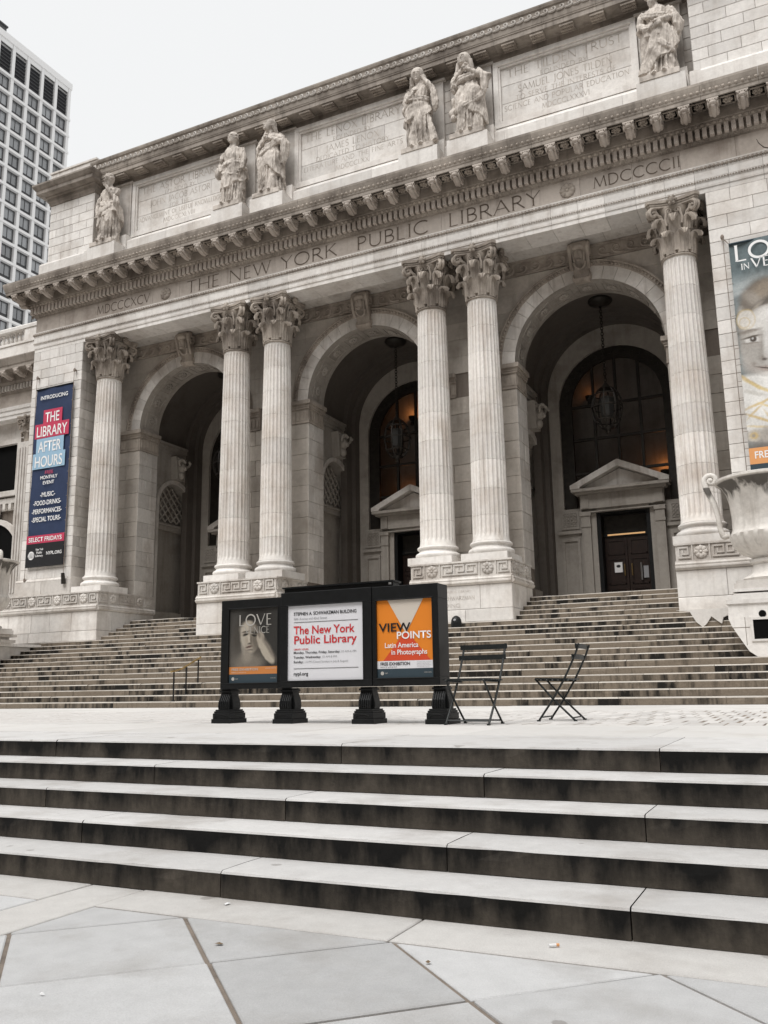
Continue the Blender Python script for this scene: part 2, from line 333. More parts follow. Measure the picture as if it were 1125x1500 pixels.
# ------------------------------------------------------------------ lettering
def arc(cx, cy, rx, ry, a0, a1, n=14): return [(cx+rx*cos(R(a0+(a1-a0)*i/n)), cy+ry*sin(R(a0+(a1-a0)*i/n))) for i in range(n+1)]
T_, t_ = 1.0, 0.55      # thick and thin strokes
GL = {
 'A': (.86, [([(.03,0),(.42,1)],t_),([(.42,1),(.83,0)],T_),([(.18,.36),(.68,.36)],t_)], [(.03,0),(.83,0)]),
 'B': (.62, [([(.1,0),(.1,1)],T_),([(.1,1),(.3,1)]+arc(.3,.76,.22,.24,90,-90)+[(.1,.52)],T_),([(.3,.52)]+arc(.3,.26,.27,.26,90,-90)+[(.1,0)],T_)], [(.1,0),(.1,1)]),
 'C': (.84, [(arc(.5,.5,.45,.5,48,312,22),T_)], []),
 'D': (.82, [([(.1,0),(.1,1)],T_),([(.1,1),(.3,1)]+arc(.3,.5,.45,.5,90,-90,20)+[(.1,0)],T_)], [(.1,0),(.1,1)]),
 'E': (.55, [([(.1,0),(.1,1)],T_),([(.1,1),(.48,1)],t_),([(.1,.52),(.42,.52)],t_),([(.1,0),(.5,0)],t_)], [(.1,0),(.1,1)]),
 'F': (.52, [([(.1,0),(.1,1)],T_),([(.1,1),(.48,1)],t_),([(.1,.5),(.42,.5)],t_)], [(.1,0),(.1,1)]),
 'G': (.86, [(arc(.5,.5,.45,.5,50,315,22)+[(.82,.15),(.82,.45)],T_)], [(.82,.45)]),
 'H': (.84, [([(.1,0),(.1,1)],T_),([(.74,0),(.74,1)],T_),([(.1,.52),(.74,.52)],t_)], [(.1,0),(.1,1),(.74,0),(.74,1)]),
 'I': (.24, [([(.12,0),(.12,1)],T_)], [(.12,0),(.12,1)]),
 'J': (.34, [([(.2,1),(.2,0),(.12,-.14),(.0,-.18)],T_)], [(.2,1)]),
 'K': (.72, [([(.1,0),(.1,1)],T_),([(.1,.45),(.62,1)],t_),([(.28,.6),(.72,0)],T_)], [(.1,0),(.1,1),(.62,1)]),
 'L': (.55, [([(.1,0),(.1,1)],T_),([(.1,0),(.52,0)],t_)], [(.1,0),(.1,1)]),
 'M': (1.0, [([(.06,0),(.17,1)],t_),([(.17,1),(.5,.04)],T_),([(.5,.04),(.82,1)],t_),([(.82,1),(.94,0)],T_)], [(.06,0),(.94,0)]),
 'N': (.86, [([(.1,0),(.1,1)],t_),([(.1,1),(.76,0)],T_),([(.76,0),(.76,1)],t_)], [(.1,0),(.76,1)]),
 'O': (.98, [(arc(.49,.5,.44,.5,0,360,30),T_)], []),
 'P': (.60, [([(.1,0),(.1,1)],T_),([(.1,1),(.3,1)]+arc(.3,.74,.24,.26,90,-90)+[(.1,.48)],T_)], [(.1,0),(.1,1)]),
 'R': (.70, [([(.1,0),(.1,1)],T_),([(.1,1),(.3,1)]+arc(.3,.75,.23,.25,90,-90)+[(.1,.5)],T_),([(.3,.5),(.7,0)],T_)], [(.1,0),(.1,1)]),
 'S': (.52, [(arc(.26,.75,.19,.25,35,250,14)+arc(.26,.25,.21,.25,70,-150,14),T_)], []),
 'T': (.72, [([(.36,0),(.36,1)],T_),([(.02,1),(.70,1)],t_)], [(.36,0)]),
 'U': (.82, [([(.1,1),(.1,.35)]+arc(.41,.35,.31,.35,180,360,14)+[(.72,1)],T_)], [(.1,1),(.72,1)]),
 'V': (.80, [([(.02,1),(.4,0)],T_),([(.4,0),(.76,1)],t_)], [(.02,1),(.76,1)]),
 'W': (1.15, [([(.02,1),(.32,0)],T_),([(.32,0),(.57,1)],t_),([(.57,1),(.85,0)],T_),([(.85,0),(1.1,1)],t_)], [(.02,1),(1.1,1)]),
 'X': (.78, [([(.06,1),(.72,0)],T_),([(.04,0),(.70,1)],t_)], [(.06,1),(.72,0)]),
 'Y': (.74, [([(.02,1),(.37,.5)],T_),([(.72,1),(.37,.5)],t_),([(.37,.5),(.37,0)],T_)], [(.37,0)]),
 'Z': (.66, [([(.06,1),(.6,1)],t_),([(.6,1),(.04,0)],T_),([(.04,0),(.62,0)],t_)], []),
 ' ': (.42, [], []),
}
def roman_width(s, h, track=0.10): return sum((GL[c][0]+track)*h for c in s) - track*h
def roman(mb, s, x, y, z, h, width=None, sw=0.085, track=0.10, serif=True, depth=0.004, plane='y', mi=0):
    """carved roman capitals as flat cut strokes on a wall facing -Y; x is the left end, width fits the line"""
    k = 1.0
    if width: k = width/roman_width(s, h, track)
    for c in s:
        W_, strokes, ser = GL[c]
        for pts, tk in strokes:
            hw = sw*h*tk*0.5; n = len(pts); L = []; Rr = []
            for i in range(n):
                a = pts[max(i-1, 0)]; b = pts[min(i+1, n-1)]
                dx, dy = (b[0]-a[0])*k, b[1]-a[1]; l = math.hypot(dx, dy) or 1
                nx, ny = -dy/l, dx/l
                px_, pz_ = x+pts[i][0]*h*k, z+pts[i][1]*h
                L.append((px_+nx*hw, y, pz_+ny*hw)); Rr.append((px_-nx*hw, y, pz_-ny*hw))
            for i in range(n-1): mb.quad(L[i], Rr[i], Rr[i+1], L[i+1], mi)
        if serif:
            for (sx_, sz_) in ser:
                px_, pz_ = x+sx_*h*k, z+sz_*h
                mb.quad((px_-.095*h, y-0.0006, pz_-.016*h), (px_+.095*h, y-0.0006, pz_-.016*h), (px_+.095*h, y-0.0006, pz_+.016*h), (px_-.095*h, y-0.0006, pz_+.016*h), mi)
        x += (W_+track)*h*k
def letters(parent, s, x, y, z, h, width, mat, sw=0.10, word=False):
    """one object per carved letter (or per word where the letters are tiny)"""
    k = width/roman_width(s, h); i = 0
    if word:
        for wd in s.split(' '):
            m = MB(); ww = roman_width(wd, h)*k; roman(m, wd, 0, 0, 0, h, ww, sw); o = add('carved_word', m.mesh('carved_word', mat, fix=False), parent, (x, y, z)); o['kind'] = 'stuff'
            x += ww + (GL[' '][0]+.2)*h*k
        return
    for c in s:
        if c != ' ':
            m = MB(); roman(m, c, 0, 0, 0, h, roman_width(c, h)*k, sw); add('carved_letter', m.mesh('carved_letter', mat, fix=False), parent, (x, y, z))
        x += (GL[c][0]+.10)*h*k
def font_mesh(body, size, mat, align='LEFT', bold=0.0, xs=1.0, width=None, shear=0.0):
    """plain sans lettering turned into a flat mesh standing in XZ, facing -Y"""
    cu = bpy.data.curves.new('txt', 'FONT'); cu.body = body; cu.size = size; cu.align_x = align; cu.offset = min(bold, size*.016); cu.shear = shear
    ob = bpy.data.objects.new('txt', cu)
    me = bpy.data.meshes.new_from_object(ob)
    bpy.data.objects.remove(ob)
    xv = [v.co.x for v in me.vertices] or [0, 1]
    if width: xs = width/max(1e-6, max(xv)-min(xv))
    for v in me.vertices: v.co = (v.co.x*xs, 0, v.co.y)
    me.materials.clear(); me.materials.append(mat); me.name = 'lettering'; me.update()
    return me

# ------------------------------------------------------------------ setting: sidewalk, front steps, plaza
ZS, R1, T1, D0 = -0.75, 0.15, 0.4158, 4.399
R2, T2, DF = 0.1571, 0.4133, 18.15
ZL = 14*R2
gm = MB().quad((-400, -60, ZS-0.010), (300, -60, ZS-0.010), (300, D0+.3, ZS-0.010), (-400, D0+.3, ZS-0.010))
side = struct('sidewalk', gm.mesh('sidewalk', M['joint'], fix=False))
def clip_poly(poly, fx):
    """clip a polygon to fx(p) >= 0 (fx linear)"""
    o = []
    for i, p in enumerate(poly):
        q = poly[(i+1) % len(poly)]; a, b = fx(p), fx(q)
        if a >= 0: o.append(p)
        if (a >= 0) != (b >= 0): t = a/(a-b); o.append((p[0]+(q[0]-p[0])*t, p[1]+(q[1]-p[1])*t))
    return o
def inset(poly, g):
    c = (sum(p[0] for p in poly)/len(poly), sum(p[1] for p in poly)/len(poly)); o = []
    n = len(poly)
    for i in range(n):
        p0, p1, p2 = poly[i-1], poly[i], poly[(i+1) % n]
        def off(a, b):
            dx, dy = b[0]-a[0], b[1]-a[1]; l = math.hypot(dx, dy) or 1e-9; nx, ny = -dy/l, dx/l
            if (c[0]-a[0])*nx + (c[1]-a[1])*ny < 0: nx, ny = -nx, -ny
            return nx, ny
        n1, n2 = off(p0, p1), off(p1, p2); d = 1 + n1[0]*n2[0] + n1[1]*n2[1]
        d = max(d, 0.25); o.append((p1[0]+(n1[0]+n2[0])/d*g, p1[1]+(n1[1]+n2[1])/d*g))
    return o
def slab(parent, poly, ztop, th, mat, name='paving_slab', gap=0.006, rg=rnd):
    poly = [p for i, p in enumerate(poly) if math.hypot(p[0]-poly[i-1][0], p[1]-poly[i-1][1]) > 0.01]
    if len(poly) < 3: return
    a = 0
    for i in range(len(poly)): a += poly[i-1][0]*poly[i][1] - poly[i][0]*poly[i-1][1]
    if abs(a) < 0.02: return
    c = (sum(p[0] for p in poly)/len(poly), sum(p[1] for p in poly)/len(poly))
    q = inset(poly, gap); q2 = inset(poly, gap+0.006); n = len(q); dz = rg.uniform(-.0025, .0025); m = MB()
    z1 = 0.0
    m.v = [(p[0]-c[0], p[1]-c[1], -th) for p in q] + [(p[0]-c[0], p[1]-c[1], z1-0.005) for p in q] + [(p[0]-c[0], p[1]-c[1], z1) for p in q2]
    m.f = [tuple(range(2*n, 3*n))]
    for i in range(n):
        j = (i+1) % n; m.f += [(i, j, n+j, n+i), (n+i, n+j, 2*n+j, 2*n+i)]
    m.m = [0]*len(m.f)
    return add(name, m.mesh(name, mat), parent, (c[0], c[1], ztop+dz))
YB = 3.985                      # inner edge of the strip along the steps
S2 = 1.2065/2                   # half diagonal of the 45 degree slabs
for i in range(-7, 10):
    for j in range(-8, 10):
        cx = -3.11 + (i-j)*S2; cy = 3.99 + (i+j)*S2 - S2
        if cy > 4.7 or cy < -2.5 or cx < -5.5 or cx > 4.2: continue
        p = [(cx, cy-S2), (cx+S2, cy), (cx, cy+S2), (cx-S2, cy)]
        p = clip_poly(p, lambda q: YB-q[1]); 
        if len(p) < 3: continue
        p = clip_poly(p, lambda q: q[0]+3.735)
        if len(p) < 3: continue
        slab(side, p, ZS, 0.06, M['slab'], gap=0.0085 if (i+j) % 2 else 0.0125)
xs = [-3.735, -1.93, 0.35, 2.4, 4.2]
for a, b in zip(xs, xs[1:]): slab(side, [(a, YB), (b, YB), (b, D0+.12), (a, D0+.12)], ZS+0.001, 0.06, M['border'], gap=0.005)
ys = [-2.4, -.6, 1.3, 3.1, D0+.12]
for a, b in zip(ys, ys[1:]): slab(side, [(-4.15, a), (-3.735, a), (-3.735, b), (-4.15, b)], ZS+0.001, 0.06, M['border'], gap=0.006)
for i in range(6):
    for j in range(4):
        x1 = -4.15 - i*1.35; y1 = (3.985 - j*1.3)
        slab(side, [(x1-1.35, y1-1.3), (x1, y1-1.3), (x1, y1), (x1-1.35, y1)], ZS, 0.06, M['slab'], gap=0.008)
    slab(side, [(-4.15-i*1.35-1.35, 3.985), (-4.15-i*1.35, 3.985), (-4.15-i*1.35, D0+.12), (-4.15-i*1.35-1.35, D0+.12)], ZS, 0.06, M['border'], gap=0.006)

def step_block(parent, xa, xb, yr, zt, h, dp, mats, name='step_stone', seed=0, nose=0.014, seg=0.16, chip=0.004, gap=0.0035):
    """one long step stone: worn rounded nosing with small chips, riser faces slot 1, tread faces slot 0"""
    rg = random.Random(seed); L = xb-xa-2*gap; n = max(2, int(L/seg)); m = MB(); rows = []
    prof = [(0.0, -h, 1), (0.0, -h*0.5, 1), (0.0, -nose*1.3, 1), (nose*0.35, -nose*0.35, 0), (nose*1.4, 0.0, 0), (dp*0.5, 0.0, 0), (dp, 0.0, 0)]
    wob = [noise.noise(Vector((seed*3.1, i*0.45, 0)))*0.006 for i in range(n+1)]
    chips = [rg.random()**4*0.035 if rg.random() < 0.45 else 0 for _ in range(n+1)]
    for (y, z, k) in prof:
        row = []
        for i in range(n+1):
            dy = wob[i]; dz = 0.0
            if k == 0 and y < 0.05: dy += rg.uniform(0, chip) + chips[i]; dz = -rg.uniform(0, chip*.6) - chips[i]*0.5
            if z == -nose*1.3: dy += chips[i]*0.5
            if y >= dp*0.5: dz = rg.uniform(-.0012, .0012); dy = 0
            row.append((-L/2 + L*i/n, y+dy, z+dz))
        rows.append(row)
    for i in range(len(rows)-1):
        mi = 1 if prof[i][2] == 1 and prof[i+1][1] <= -nose else 0
        if prof[i][2] == 1 and prof[i+1][2] == 0: mi = 0  # nosing takes the pale tread colour: clean edge plus a painted highlight line
        m.grid([rows[i], rows[i+1]], mi=mi)
    m.poly([r[0] for r in rows] + [(-L/2, dp, -h)], 1); m.poly([r[-1] for r in rows][::-1] + [(L/2, dp, -h)], 1)
    return add(name, m.mesh(name, mats, smooth=False), parent, ((xa+xb)/2, yr, zt))
# front steps up from the sidewalk
base = MB().box(-30, 8, D0+.2, D0+4*T1+1.4, ZS-.05, ZS+.02)
for k in range(5): base.box(-30, 8, D0+k*T1+.03, D0+4*T1+1.6, ZS+k*R1+.001, ZS+(k+1)*R1-.035)
front = struct('front_steps', base.mesh('front_steps', M['joint']))
JX = [[-3.185, -.884], [-4.65, -1.957], [-3.275, -.939], [-4.737, -2.022], [-6.211, -3.302, -.967]]
sd_ = 11
for k in range(5):
    js = JX[k][:]; g = js[1]-js[0]
    while js[0] > -11: js.insert(0, js[0]-2.4-rnd.uniform(-.3, .3))
    while js[-1] < 4: js.append(js[-1]+2.35+rnd.uniform(-.3, .3))
    for a, b in zip(js, js[1:]):
        sd_ += 1
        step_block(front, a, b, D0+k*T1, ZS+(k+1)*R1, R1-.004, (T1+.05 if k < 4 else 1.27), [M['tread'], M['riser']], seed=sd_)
# the plaza between the two flights
pm = MB().quad((-60, D0+4*T1+.4, -.028), (20, D0+4*T1+.4, -.028), (20, DF+.4, -.028), (-60, DF+.4, -.028))
plaza = struct('plaza', pm.mesh('plaza', M['joint'], fix=False))
YE = D0+4*T1+1.27
x = -26.0
while x < 5:
    wd = rnd.uniform(1.5, 2.4); slab(plaza, [(x, YE), (x+wd, YE), (x+wd, 9.0), (x, 9.0)], 0, .06, M['plaza'], gap=.004); x += wd
x = -26.0
while x < 5:
    wd = rnd.uniform(2.2, 3.2); slab(plaza, [(x, 9.0), (x+wd, 9.0), (x+wd, 9.42), (x, 9.42)], 0, .06, M['plaza'], gap=.004); x += wd
for (ya, yb) in ((14.5, 16.2), (16.2, DF+.15)):
    x = -30.0
    while x < 5:
        wd = rnd.uniform(1.6, 2.6); slab(plaza, [(x, ya), (x+wd, ya), (x+wd, yb), (x, yb)], 0, .06, M['plaza'], gap=.004); x += wd
# long granite setts in brown mortar: the 300 that show largest as single stones, the rest as one mass
add('mortar_bed', MB().quad((-30, 9.42, -.0045), (6, 9.42, -.0045), (6, 14.5, -.0045), (-30, 14.5, -.0045)).mesh('mortar_bed', M['mortarbed'], fix=False), plaza)
sm = []
for q in range(5):
    rg = random.Random(q); m = MB(); hx, hy = .083+rg.uniform(-.010, .006), .29+rg.uniform(-.03, .012); c = .008
    m.v = [(-hx,-hy,-.03),(hx,-hy,-.03),(hx,hy,-.03),(-hx,hy,-.03),(-hx,-hy,-.005),(hx,-hy,-.005),(hx,hy,-.005),(-hx,hy,-.005),(-hx+c,-hy+c,rg.uniform(-.001,.001)),(hx-c,-hy+c,rg.uniform(-.001,.001)),(hx-c,hy-c,rg.uniform(-.001,.001)),(-hx+c,hy-c,rg.uniform(-.001,.001))]
    m.f = [(8,9,10,11)]+[(i,(i+1)%4,4+(i+1)%4,4+i) for i in range(4)]+[(4+i,4+(i+1)%4,8+(i+1)%4,8+i) for i in range(4)]; m.m = [0]*9
    sm.append((m, m.mesh('sett', M['sett'])))
spots = []
row = 0; y = 9.74
while y < 14.4:
    x = -22.0 + (0.09 if row % 2 else 0)
    while x < 3.0:
        spots.append((x+rnd.uniform(-.010, .010), y+rnd.uniform(-.02, .02))); x += .186
    y += .622; row += 1
def inview(p): return -0.88 < p[0]/p[1] < 0.0
near = sorted([s for s in spots if inview(s)], key=lambda s: math.hypot(*s))[:300]; ns = set(near); rest = MB()
for s in spots:
    q = rnd.randrange(5); dz = rnd.uniform(-.0015, .0015)
    if s in ns: add('sett', sm[q][1], plaza, (s[0], s[1], dz))
    else: rest.merge(sm[q][0], Matrix.Translation((s[0], s[1], dz)))
o = add('sett_field', rest.mesh('sett_field', M['sett'], fix=False), plaza); o['kind'] = 'stuff'

# the grand stairs up to the portico
X0 = -12.85; BAYS = [X0-7.54, X0, X0+7.54]
XSL, XSR = -25.2, 2.6
b2 = MB()
for k in range(14): b2.box(XSL, XSR, DF+k*T2+.03, 25.4, k*R2-.02, (k+1)*R2-.03)
stairs = struct('portico_stairs', b2.mesh('portico_stairs', M['joint']))
for k in range(14):
    x = XSL - (0 if k % 2 else 1.0)
    xs = [XSL]; x += rnd.uniform(1.2, 2.0)
    while x < XSR-.8: xs.append(x); x += rnd.uniform(1.5, 2.6)
    xs.append(XSR)
    for a, b in zip(xs, xs[1:]):
        sd_ += 1; step_block(stairs, a, b, DF+k*T2, (k+1)*R2, R2-.004, (T2+.05 if k < 13 else 1.3), [M['tread2'], M['riser2']], seed=sd_, nose=.020, seg=.3, chip=.004)
# upper flights between the pedestals
Z3 = ZL + 5*R2; YU, TU = 23.86, 0.36
for bx in BAYS:
    for k in range(5):
        yr = YU+k*TU; cuts = [bx-2.9, bx-2.9+rnd.uniform(1.4, 2.2), bx+rnd.uniform(.6, 1.3), bx+2.9]
        for a, b in zip(cuts, cuts[1:]):
            sd_ += 1; step_block(stairs, a, b, yr, ZL+(k+1)*R2, R2-.004, (TU+.05 if k < 4 else .5), [M['tread2'], M['riser2']], seed=sd_, nose=.019, seg=.3)
    f = MB()
    for k in range(5): f.box(bx-2.9, bx+2.9, YU+k*TU+.03, 29.6, ZL+k*R2-.02, ZL+(k+1)*R2-.03)
    add('stair_core', f.mesh('stair_core', M['joint']), stairs)

# ------------------------------------------------------------------ the far side of the avenue (behind the viewpoint): unseen buildings added to block low sky
opp_m = plain('street_wall_stone', (0.30, 0.27, 0.24), .85, nvar=.2, nscale=.2)
opp_g = plain('street_wall_glass', (0.05, 0.055, 0.06), .15)
for k, (xa, xb, h, lab) in enumerate(((-95, -62, 48, 'unseen stone office block added to block low sky, far left behind the viewpoint'), (-61, -34, 62, 'unseen stone tower added to block low sky, left behind the viewpoint'), (-33, -6, 44, 'unseen stone block added to block low sky, straight behind the viewpoint'), (-5, 24, 58, 'unseen stone tower added to block low sky, right behind the viewpoint'), (25, 60, 46, 'unseen stone block added to block low sky, far right behind the viewpoint'))):
    B = thing('added_avenue_building', lab, 'building', ((xa+xb)/2, -34, ZS), group='unseen buildings added across the avenue')
    sub('wall', MB().box(-(xb-xa)/2, (xb-xa)/2, -20, 0, 0, h).mesh('wall', opp_m), B)
    sub('roof', MB().box(-(xb-xa)/2-.4, (xb-xa)/2+.4, -20.4, .5, h+.001, h+1.2).mesh('roof', opp_m), B)
    wm = MB().box(-1.0, 1.0, 0, .03, -1.2, 1.2).mesh('window', opp_g)
    n = int((xb-xa)/6)
    for f in range(int(h/6)):
        for j in range(n): sub('window', wm, B, (-(xb-xa)/2+(j+.5)*(xb-xa)/n, .01, 4+f*6))
# ------------------------------------------------------------------ the library
LIB = thing('library_building', 'wide white marble library front with three deep arches, paired fluted columns and carved attic', 'building', (X0, 23.6, ZL))
YA, YC, YW, YP, YV, YBK = 24.0, 24.45, 25.52, 23.6, 26.58, 29.5
ZA = 13.75; ZI = 10.36; RA = 2.28; RE = 2.86
XPL0, XPL1, XPR0, XPR1 = -26.95, -24.35, -1.49, 3.0
def part(name, mb, mat, loc=(0, 0, 0), parent=None, smooth=False, angle=None, fix=True):
    if loc != (0, 0, 0): mb.v = [(p[0]-loc[0], p[1]-loc[1], p[2]-loc[2]) for p in mb.v]
    return add(name, mb.mesh(name, mat, smooth=smooth, angle=angle, fix=fix), parent or LIB, loc)

# ---- small carved pieces shared by several parts
def rosette_mb(r, dp=0.05, petals=8):
    """flower with petals, facing -Y, centred on its back plane"""
    m = MB()
    for k in range(petals):
        a = 2*pi*k/petals; rot = Matrix.Rotation(-a, 3, 'Y')
        m.ell((cos(a)*r*.56, -dp*.4, sin(a)*r*.56), (r*.40, dp*.75, r*.30), 10, 6, rot)
    for k in range(petals):
        a = 2*pi*(k+.5)/petals; rot = Matrix.Rotation(-a, 3, 'Y')
        m.ell((cos(a)*r*.62, -dp*.15, sin(a)*r*.62), (r*.36, dp*.5, r*.16), 8, 5, rot)
    m.ell((0, -dp*.7, 0), (r*.22, dp*.7, r*.22), 10, 6)
    return m
ROS = rosette_mb(0.185).mesh('rosette', M['marble'], smooth=True)
ROSD = rosette_mb(0.185).mesh('dark_rosette', M['shade'], smooth=True)  # arch soffit copy, in the marble with shade in its colour
def bar(m, x0, z0, x1, z1, w_, y0, y1):
    if abs(x1-x0) >= abs(z1-z0): a, b = min(x0, x1), max(x0, x1); m.box(a-w_/2, b+w_/2, y0, y1, z0-w_/2, z0+w_/2)
    else: a, b = min(z0, z1), max(z0, z1); m.box(x0-w_/2, x0+w_/2, y0, y1, a-w_/2, b+w_/2)
def key_panel(w_, h_):
    """greek key: sunk ground with raised meander, centred, facing -Y"""
    m = MB(); n = max(1, round(w_/.40)); u = (w_-.10)/n; s = .042; dp = .032
    for k in range(n):
        xa = -w_/2+.05+k*u; X = lambda t: xa+t*u; Z = lambda t: -h_/2+.07+t*(h_-.14); e = 0.0007*k
        flip = -1 if k >= n/2 and n > 1 else 1
        if flip < 0: X = lambda t: xa+(1-t)*u
        P = [(.06, 0), (.06, 1), (.86, 1), (.86, .34), (.40, .34), (.40, .66)]
        for i in range(len(P)-1):
            bar(m, X(P[i][0]), Z(P[i][1]), X(P[i+1][0]), Z(P[i+1][1]), s, -dp-e-.0011*i, 0)
        bar(m, X(.06), Z(0), X(1.0), Z(0), s*.98, -dp-.009-e, 0)
    return m
_kp = {}
def key_mesh(w_, h_):
    k = (round(w_, 2), round(h_, 2))
    if k not in _kp: _kp[k] = key_panel(w_, h_).mesh('fret_panel', M['marble'])
    return _kp[k]
ZB0, ZB1, ZF0, ZF1 = ZL, 3.25, 3.47, 3.95
def fret_run(par, a, b, fixed, face, seq):
    """lay keys and rosettes along one side of a pedestal"""
    tot = sum(.46 if s == 'r' else s for s in seq); sc = (b-a)/tot; p = a
    hz = (ZF0+ZF1)/2
    for s in seq:
        wd = (.46 if s == 'r' else s)*sc; c = p+wd/2; p += wd
        if s == 'r': me = ROS
        else: me = key_mesh(wd-.03, .40)
        loc = (c, fixed-.002, hz) if face == '-y' else (fixed+.002, c, hz)
        o = add('rosette' if s == 'r' else 'fret_panel', me, par, loc)
        if face == '+x': o.rotation_euler = (0, 0, pi/2)
        # raised stiles between the panels
        if p < b-.01:
            st = block_mesh(.035, .05, .44, M['marble'], .006); l2 = (p, fixed-.034, hz) if face == '-y' else (fixed+.034, p, hz)
            q = add('stile', st, par, l2)
            if face == '+x': q.rotation_euler = (0, 0, pi/2)
def pedestal(xa, xb, seqf, seqs, left_open=False, y1=YW+.1):
    m = MB().box(xa+.06, xb-.06, YP+.06, y1, ZB0-.05, ZF1-.02)
    # mouldings over the plain block, and thin rails above and below the fret
    prof = [(0, ZB1), (.05, ZB1+.02), (.085, ZB1+.06), (.085, ZB1+.10), (.05, ZB1+.115), (.065, ZB1+.16), (.03, ZF0-.01), (0, ZF0), (-.12, ZF0), (-.12, ZB1)]
    m.prism([(YP-p, z) for p, z in prof], 'x', xa, xb); m.prism([(xb+p, z) for p, z in prof], 'y', YP-.004, y1)
    for (z0, z1, d) in ((ZF0, ZF0+.035, .036), (ZF1-.045, ZF1, .042)):
        m.box(xa, xb+d-.002, YP-d+.03, YP+.1, z0, z1); m.box(xb-.1, xb+d-.03, YP-d+.032, y1, z0+.001, z1-.001)
    m.box(xa+.02, xb-.02, YP+.03, y1, ZF0-.01, ZF1-.03)
    pd = part('pedestal', m, M['marble'], ((xa+xb)/2, YP, ZB0))
    ashlar(pd, xa, xb, YP, ZB0, ZB0+.36, .36, 1.5, M['pale'], seed=int(xa*10), depth=.15)
    ashlar(pd, xa, xb, YP, ZB0+.36, ZB1, .69, 1.15, M['pale'], seed=int(xa*10)+1, depth=.15)
    ashlar(pd, YP+.004, y1, xb, ZB0, ZB0+.36, .36, 1.2, M['pale'], seed=int(xa*10)+2, depth=.15, face='+x')
    ashlar(pd, YP+.004, y1, xb, ZB0+.36, ZB1, .69, .8, M['pale'], seed=int(xa*10)+3, depth=.15, face='+x')
    fret_run(pd, xa+.02, xb-.02, YP+.03, '-y', seqf); fret_run(pd, YP+.05, y1-.05, xb-.03, '+x', seqs)
    return pd
sq_s = [.42, 'r', .80, 'r', .42]
PED = []
PED.append(pedestal(-29.0, -22.6, [.45, 'r', .82, 'r', .82, 'r', .82, 'r', .82, 'r', .45], sq_s, y1=YV))
PED.append(pedestal(-18.28, -15.18, [.42, 'r', 1.18, 'r', .42], sq_s))
PED.append(pedestal(-10.52, -7.42, [.42, 'r', 1.18, 'r', .42], sq_s))
PED.append(pedestal(-3.02, 3.0, [.45, 'r', .82, 'r', .82, 'r', .82, 'r', .82, 'r', .45], sq_s))
ins = MB(); zz = ZB1-.20
for k, s in enumerate(('THE NEW YORK PUBLIC LIBRARY', 'STEPHEN A SCHWARZMAN', 'BUILDING')):
    h = (.055, .105, .095)[k]; wd = (1.55, 1.75, .85)[k]; letters(PED[2], s, -9.4-wd/2, YP-.009, zz-(.0, .21, .41)[k], h, wd, M['letter2'], word=True)


# ---- columns
SH0, SH1 = 4.56, 12.14
def shaft_r(z):
    t = (z-SH0)/(SH1-SH0); return .535 - .085*(t**1.7)
def flute(r, z, a):
    f = 1.0
    if z < SH0+.30: f = max(0, min(1, (z-SH0-.12)/.12))
    if z > SH1-.26: f = max(0, min(1, (SH1-.10-z)/.12))
    u = (a/(2*pi)*24) % 1.0
    if u < .14 or u > .86: return r
    v = (u-.5)/.36; return r - .052*f*math.sqrt(max(0, 1-v*v))
NF = 24*7
cuts = [SH0, 5.32, 6.12, 6.98, 7.80, 8.70, 9.52, 10.36, 11.22, SH1]
DR = []
for i, (a, b) in enumerate(zip(cuts, cuts[1:])):
    zs = [a+.004, b-.004]
    if i == 0: zs = [a, a+.05, a+.12, a+.16, a+.20, a+.25, b-.004]
    if i == len(cuts)-2: zs = [a+.004, b-.25, b-.20, b-.15, b-.10, b-.05, b]
    P = []
    for z in zs:
        r = shaft_r(z) + (.03*max(0, 1-(z-SH0)/.12)**2 if i == 0 else 0)
        P.append([(flute(r, z, 2*pi*k/NF)*cos(2*pi*k/NF), flute(r, z, 2*pi*k/NF)*sin(2*pi*k/NF), z-a) for k in range(NF)])
    m = MB().grid(P, True); m.poly(list(reversed(P[0]))); m.poly(P[-1])
    DR.append((a, m.mesh('drum', M['drum'], smooth=True, angle=28)))
def torus_prof(r0, z0, pts): return [(r0+p, z0+q) for p, q in pts]
bp_ = MB()
prof = [(.56, 3.95+.22)]
for k in range(9): a = -pi/2+pi*k/8; prof.append((.60+.085*cos(a), 4.265+.085*sin(a)))
prof += [(.60, 4.36), (.575, 4.39), (.565, 4.415), (.58, 4.44)]
for k in range(7): a = -pi/2+pi*k/6; prof.append((.575+.055*cos(a), 4.495+.05*sin(a)))
prof += [(.56, 4.55), (.56, 4.566)]
bp_.lathe(prof, 56); bp_.box(-.70, .70, -.70, .70, 3.95, 4.175)
bp_.lathe([(.40, 4.5), (.40, 12.3)], 20)
BASE = bp_; BASE.v = [(p[0], p[1], p[2]-3.95) for p in BASE.v]
BASEM = BASE.mesh('column', M['pale'], smooth=True, angle=35)
